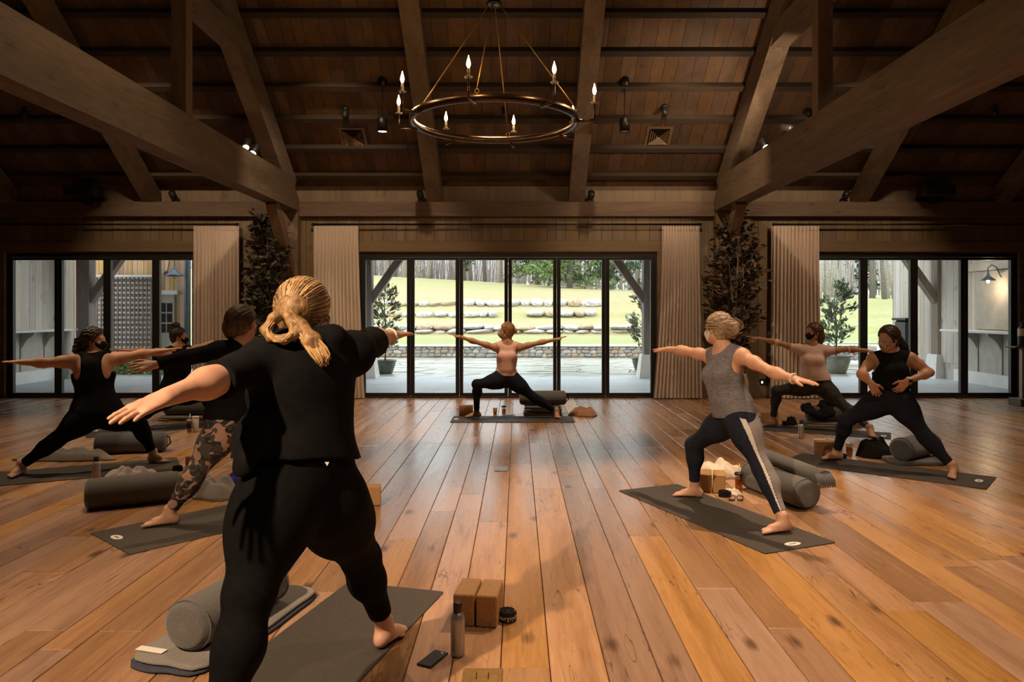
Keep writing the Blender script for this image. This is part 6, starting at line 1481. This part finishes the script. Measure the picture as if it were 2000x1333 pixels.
floor_box(979, 917, 0.125, 0.19, 'steel floor outlet cover in the middle of the room', 'steel')
# -- props of the camouflage leggings woman
b1 = fl(134, 1006); b2 = fl(334, 985); bolster(b1+V(0.04, 0.16, 0), b2+V(0.0, 0.14, 0), 0.125, 'long grey bolster before the steel bottle and lilac towel', 'bolster')
crumple(fl(396, 978)+V(0.05, 0.14, 0), V(1, 0.1, 0), 0.46, 0.34, 0.16, 'blanket', 'grey blanket heaped at the end of the long bolster', 'loose_blanket', 5, 'blanket', ridge=0.9)
crumple(fl(458, 948)+V(0.0, 0.06, 0), V(1, 0.2, 0), 0.2, 0.2, 0.09, 'bluecloth', 'crumpled royal blue garment beside the heaped blanket', 'blue_garment', 6, 'clothing')
bottle(188, 943, 'grey steel bottle with black cap behind the long bolster', 0.23, 0.034, mark=False)
crumple(fl(246, 937)+V(0.03, 0.03, 0), V(1, 0.1, 0), 0.42, 0.24, 0.10, 'towellilac', 'lilac grey towel crumpled behind the long bolster', 'towel', 8, 'towel')
tumbler(486, 948, 'clear tumbler beside the royal blue garment', 0.14, 0.034, None, False, None)
yblock(fl(727, 990)+V(-0.02, 0.06, 0), V(1, 0.2, 0), 'cork yoga block on its end beside the ponytail woman hip', 0.15, 0.10, 0.15)
# -- props of the black racerback woman
bolster(fl(166, 892)+V(0.04, 0.15, 0), fl(312, 886)+V(0, 0.13, 0), 0.118, 'grey bolster with strap behind the black racerback tank woman', 'bolster2', 0, 0.92, 1)
crumple(fl(105, 905)+V(0.0, 0.2, 0), V(1, 0.12, 0), 0.95, 0.36, 0.10, 'blanket', 'grey blanket spread beside the strapped bolster', 'loose_blanket', 11, 'blanket')
strap_coil(fl(347, 920), 'dark coiled strap at the end of the racerback woman mat', 0.045, 0.045)
yblock(fl(360, 916)+V(0.06, 0.06, 0), V(1, 0.1, 0), 'pale cork yoga block beyond the dark coiled strap', 0.10, 0.15, 0.12)
# -- props of the top bun woman
cD = fl(352, 826)+V(0, 0.31, 0); _, zD = pile(cD, V(1, 0.05, 0), 0.80, 0.36, (0.03, 0.03), 'folded tan and grey blankets under the bolster by the top bun woman', 'folded_blanket', 'blanket', None, 13)
bolster(cD+V(-0.34, 0, 0), cD+V(0.36, 0.03, 0), 0.115, 'grey bolster on folded blankets by the top bun woman', 'bolster', zD+0.004)
tumbler(370, 846, 'jar of yellow tea with a straw by the top bun woman', 0.15, 0.036, 'tea', True, 'steel', 'tea_jar')
c = fl(382, 844); t = thing('travel_mug', c, 'white travel mug beside the jar of yellow tea', 'cup')
MB().lathe([(0.03, 0.001), (0.034, 0.01), (0.04, 0.17), (0.036, 0.18), (0.002, 0.18)], c, 24).build('mug_body', 'white', t, c); MB().lathe([(0.041, 0.178), (0.041, 0.195), (0.002, 0.198)], c, 24).build('mug_lid', 'white', t, c)
# -- props of the instructor
yblock(fl(910, 814)+V(0, 0.05, 0), V(1, 0, 0), 'cork yoga block at the instructor front foot', 0.20, 0.09, 0.16)
c = fl(967, 810); t = thing('paper_cup', c, 'small brown drink cup before the instructor', 'cup'); MB().lathe([(0.024, 0.001), (0.034, 0.095), (0.03, 0.095), (0.022, 0.06), (0.002, 0.06)], c, 20).build('cup_wall', 'cork', t, c)
MB().lathe([(0.0345, 0.092), (0.036, 0.098), (0.03, 0.1)], c, 20).build('cup_rim', 'white', t, c)
tumbler(984, 811, 'tall jar of iced tea with straw before the instructor', 0.12, 0.034, 'tea', True, 'blackp', 'tea_jar')
pb = fl(996, 812); o = MB().beam(pb+V(-0.07, -0.02, 0.006), pb+V(0.07, 0.03, 0.006), 0.008, 0.008).build('pen', 'steel', None, pb); tag(o, 'thin pen lying beside the tall jar of iced tea', 'pen')
nb = fl(990, 813.5)+V(0.05, 0, 0); 
cE = fl(1061, 814)+V(0, 0.20, 0); _, zE = pile(cE, V(1, 0, 0), 0.56, 0.34, (0.028, 0.022, 0.05, 0.04), 'stack of folded tan and charcoal blankets behind the instructor', 'folded_blanket', 'bolster', 'towelbrown', 17)
bolster(cE+V(-0.33, 0, 0), cE+V(0.33, 0, 0), 0.115, 'olive grey bolster with handle on the stacked blankets', 'bolster', zE+0.004, 0.9, 1)
crumple(fl(1141, 814)+V(0, 0.12, 0), V(1, -0.02, 0), 0.46, 0.32, 0.11, 'towelbrown', 'brown fleece heaped beside the olive grey bolster', 'fleece_throw', 19, 'blanket')
# -- props of the grey tank woman
bF = fl(1395, 966)+V(0, 0.09, 0)
for k, lab in enumerate(('cork yoga block nearest the grey tank woman front foot', 'cork yoga block next to the black coiled strap')): yblock(bF+V(-0.03+0.106*k, 0.07-0.027*k, 0), V(0.25, 1, 0), lab, 0.215, 0.098, 0.152)
crumple(fl(1408, 948)+V(0.06, 0.33, 0), V(1, -0.3, 0), 0.46, 0.26, 0.13, 'whitecloth', 'white cotton garment heaped behind the cork blocks', 'white_garment', 23, 'clothing')
strap_coil(fl(1415, 970), 'black coiled strap between the cork block and the sunglasses', 0.05, 0.045)
tumbler(1443, 962, 'clear tumbler of tea with black lid and straw beside the rolled bolster', 0.15, 0.034, 'tea', True)
sg = fl(1437, 978); t = thing('sunglasses', sg, 'tortoiseshell sunglasses lying on the floor beside the black strap', 'glasses')
for k in (-1, 1):
    MB().tube([sg+V(k*0.032+0.026*math.cos(q), -0.01, 0.026+0.02*math.sin(q)) for q in np.linspace(0, 2*math.pi, 17)], 0.003, 6).build('lens_rim', 'bronze', t, sg); MB().lathe([(0.0245, 0.0), (0.0245, 0.002), (0.001, 0.002)], sg+V(k*0.032, -0.01, 0.006), 14).build('lens', 'black', t, sg); MB().tube([sg+V(k*0.058, -0.01, 0.03), sg+V(k*0.055, 0.09, 0.01)], 0.003, 5).build('temple', 'bronze', t, sg)
crumple(fl(1430, 968), V(1, 0, 0), 0.15, 0.1, 0.05, 'whitecloth', 'small crumpled pale cloth beside the sunglasses', 'face_cloth', 29, 'cloth')
fa, fb = fl(1474, 962)+V(0.02, 0.15, 0), fl(1578, 1003)+V(0.04, 0.10, 0)
bolster(fa, fb, 0.125, 'dark grey bolster with a rolled blanket on it, behind the grey tank woman', 'bolster')
# rolled blanket lying on top of that bolster
dF = unit(fb-fa); sF = unit(np.cross(V(0, 0, 1), dF)); mF = (fa+fb)/2; t = thing('rolled_blanket', mF*V(1, 1, 0)+V(0, 0, 0.2), 'charcoal blanket folded over the dark grey bolster with fringed end', 'blanket')
for (o1, o2, rr, zz, nm) in ((-0.02, 0.78, 0.075, 0.302, 'blanket_roll'),):
    a0 = fa+dF*o1+sF*0.06; a0[2] = zz-0.005; b0 = fa+dF*o2+sF*0.10; b0[2] = zz-0.05
    MB().tube([a0-dF*0.005, a0, a0+(b0-a0)*0.3, a0+(b0-a0)*0.65, b0, b0+dF*0.004], [rr*0.6, rr, rr*1.04, rr, rr*0.97, rr*0.55], 20, sq=0.75).build(nm, 'bolster', t, mF)
mb = MB(); e = b0+dF*0.008
for k in range(4): mb.tube([e+(sF*math.cos(q)+V(0, 0, 0.75)*math.sin(q))*(0.068-0.016*k)+dF*0.004*(k % 2) for q in np.linspace(0.3*k, 0.3*k+5.6, 22)], 0.007, 5)
for k in range(7): mb.tube([e+sF*(0.05-0.02*k)+V(0, 0, 0.03), e+sF*(0.06-0.022*k)+dF*0.03+V(0, 0, -0.02), e+sF*(0.07-0.022*k)+dF*0.035+V(0, 0, -0.07)], [0.012, 0.013, 0.006], 6)
mb.build('blanket_edge', 'bolster2', t, e)
# -- props of the pink t-shirt woman
yblock(fl(1508, 827)+V(0.0, 0.10, 0), V(1, 0.1, 0), 'cork yoga block behind the pink t-shirt woman front foot', 0.22, 0.10, 0.14)
strap_coil(fl(1534, 831), 'black coiled strap beside the pink t-shirt woman front foot', 0.045, 0.05)
crumple(fl(1546, 830), V(1, 0.3, 0), 0.16, 0.12, 0.10, 'blackcloth', 'small black pouch beside the coiled strap of the pink t-shirt woman', 'black_pouch', 31, 'pouch')
bottle(1565, 857, 'clear grey water bottle standing on the pink t-shirt woman mat', 0.215, 0.033, 'steel', 'blackp', False)
cG = fl(1636, 836)+V(0, 0.22, 0); _, zG = pile(cG, V(1, -0.1, 0), 0.74, 0.38, (0.025, 0.025), 'grey folded blanket under the bolster of the pink t-shirt woman', 'folded_blanket', 'blanket', None, 37)
bolster(cG+V(-0.30, 0.03, 0), cG+V(0.34, -0.03, 0), 0.115, 'brown grey bolster half covered by a black jacket', 'bolster', zG+0.004)
F = Fig(); 
for k in range(7): F.cap(cG+V(-0.33+0.05*k, 0.06-0.02*k, zG+0.17+0.03*math.sin(k*2)), cG+V(-0.30+0.045*k, -0.13, zG+0.10+0.02*math.cos(k)), 0.05, 0.04, 0.03)
F.cap(cG+V(-0.1, 0.0, zG+0.25), cG+V(0.05, -0.05, zG+0.24), 0.04, 0.03, 0.03)
pts, qd = F.mesh(0.009, 0, 0.005, 22.0); tag(mesh_obj('black_jacket', pts, qd, 'blackcloth', None, cG), 'black jacket draped over the brown grey bolster', 'jacket')
# -- props of the hands-on-hips woman
yblock(fl(1622, 892)+V(0, 0.06, 0), V(1, -0.08, 0), 'cork yoga block behind the hands-on-hips woman front foot', 0.26, 0.10, 0.152)
strap_coil(fl(1645, 896), 'dark coiled strap between the cork block and the tea glass', 0.04, 0.045)
tumbler(1659, 893, 'glass of iced tea beside the black heap of clothing', 0.14, 0.036, 'tea', False, None, 'tea_glass')
crumple(fl(1718, 897)+V(0, 0.1, 0), V(1, -0.1, 0), 0.33, 0.26, 0.17, 'blackcloth', 'heap of black clothing between the tea glass and the round bolster', 'black_garment', 41, 'clothing')
cH = fl(1815, 912)+V(0, 0.20, 0); _, zH = pile(cH, V(1, -0.02, 0), 0.60, 0.36, (0.04,), 'flat slate pad under the round bolster of the hands-on-hips woman', 'folded_blanket', 'bolster2', None, 43)
bolster(cH+V(-0.24, -0.12, 0), cH+V(0.25, 0.22, 0), 0.12, 'blue grey bolster lying on the flat slate pad', 'bolster2', zH+0.004)
# ================================================================ indoor trees, sanitizer stand, wall socket
def indoor_tree(px, D, topy, wpx, label, seed, leafm, basket):
    r = random.Random(seed); b = fl(px, HY+FPX*EYE/D); t = thing('indoor_tree', b, label, 'plant'); h = EYE+(HY-topy)/FPX*D; w = wpx/FPX*D/2
    n = 30; MB().lathe([(0.17, 0.001), (0.19, 0.02), (0.235, 0.2), (0.23, 0.36), (0.20, 0.46), (0.205, 0.48), (0.18, 0.48), (0.17, 0.42), (0.003, 0.42)], b, n).build('basket_pot', basket, t, b)
    tr = MB(); lf = MB(); 
    for k in range(5):
        a = 6.28*k/5; s0 = b+V(0.05*math.cos(a), 0.05*math.sin(a), 0.42); e = b+V(0.25*w*math.cos(a), 0.25*w*math.sin(a), h*0.9*r.uniform(0.8, 1)); tr.tube([s0, (s0+e)/2+V(r.gauss(0, .05), 0, 0), e], [0.018, 0.013, 0.005], 6)
    for k in range(130):
        f = 0.26+0.72*(k/129); z = h*f; rr = w*(0.35+0.65*math.sin(math.pi*min(1, (f-0.15)/0.85))**0.7)*r.uniform(0.35, 1.05); a = r.uniform(0, 6.28); s0 = b+V(0.12*math.cos(a), 0.06*math.sin(a), z-0.15); e = b+V(rr*math.cos(a), min(0.30, rr*0.55*math.sin(a)), z+r.uniform(0, 0.12)); tr.tube([s0, (s0+e)/2+V(0, 0, 0.03), e], [0.007, 0.005, 0.002], 4)
        for q in range(15):
            p = s0+(e-s0)*r.uniform(0.3, 1.05)+V(r.gauss(0, 0.04), r.gauss(0, 0.03), r.gauss(0, 0.04)); leaf(lf, p, (e-s0)+V(r.gauss(0, 0.3), r.gauss(0, 0.2), r.uniform(-0.35, 0.15)), r.uniform(0.09, 0.16), r, r.choice((0, 0, 1)), 0.26)
    tr.build('stems', 'bark', t, b); lf.build('foliage', leafm, t, b)
indoor_tree(523, 12.25, 422, 95, 'tall dark leafy tree in a basket between two curtains, behind the ponytail woman', 51, ['dryleaf', 'dryleaf'], 'wicker')
indoor_tree(1434, 12.25, 425, 125, 'tall rusty leaved tree in a straw basket behind the grey tank woman', 52, ['dryleaf', 'dryleaf2'], 'wicker')
sp = at(1492, 747, WY-0.01); t = thing('wall_socket', sp, 'black wall socket plate with a small light, beside the curtain', 'socket')
MB().cbox(sp+V(-0.075, -0.012, -0.06), sp+V(0.075, 0.0, 0.06), 0.004).build('socket_plate', 'blackp', t, sp); MB().cbox(sp+V(-0.05, -0.016, -0.02), sp+V(-0.02, -0.011, 0.02), 0.002).build('night_light', emis('cool_led', (0.6, 0.85, 1.0), 1.5), t, sp)
sc_ = V((1997-CX)/FPX*11.9, 11.9, 0); t = thing('sanitizer_stand', sc_, 'sanitizer stand with a labelled black bottle on a narrow tray', 'stand')
MB().cbox(sc_+V(-0.13, -0.16, 0.001), sc_+V(0.3, 0.16, 0.12), 0.01).build('stand_base', 'beamz', t, sc_); MB().cbox(sc_+V(-0.03, -0.04, 0.12), sc_+V(0.12, 0.04, 0.93), 0.008).build('stand_post', 'panel', t, sc_)
MB().cbox(sc_+V(-0.20, -0.12, 0.93), sc_+V(0.3, 0.12, 0.955), 0.006).build('tray', 'trimx', t, sc_)
bt = MB().lathe([(0.06, 0.956), (0.065, 0.97), (0.065, 1.22), (0.05, 1.26), (0.02, 1.275), (0.018, 1.31), (0.03, 1.312), (0.03, 1.33), (0.003, 1.335)], sc_, 24).build('pump_bottle', 'blackp', t, sc_); MB().lathe([(0.0665, 1.12), (0.067, 1.125), (0.067, 1.235), (0.0665, 1.24)], sc_, 24).build('paper_label', 'white', bt, sc_)
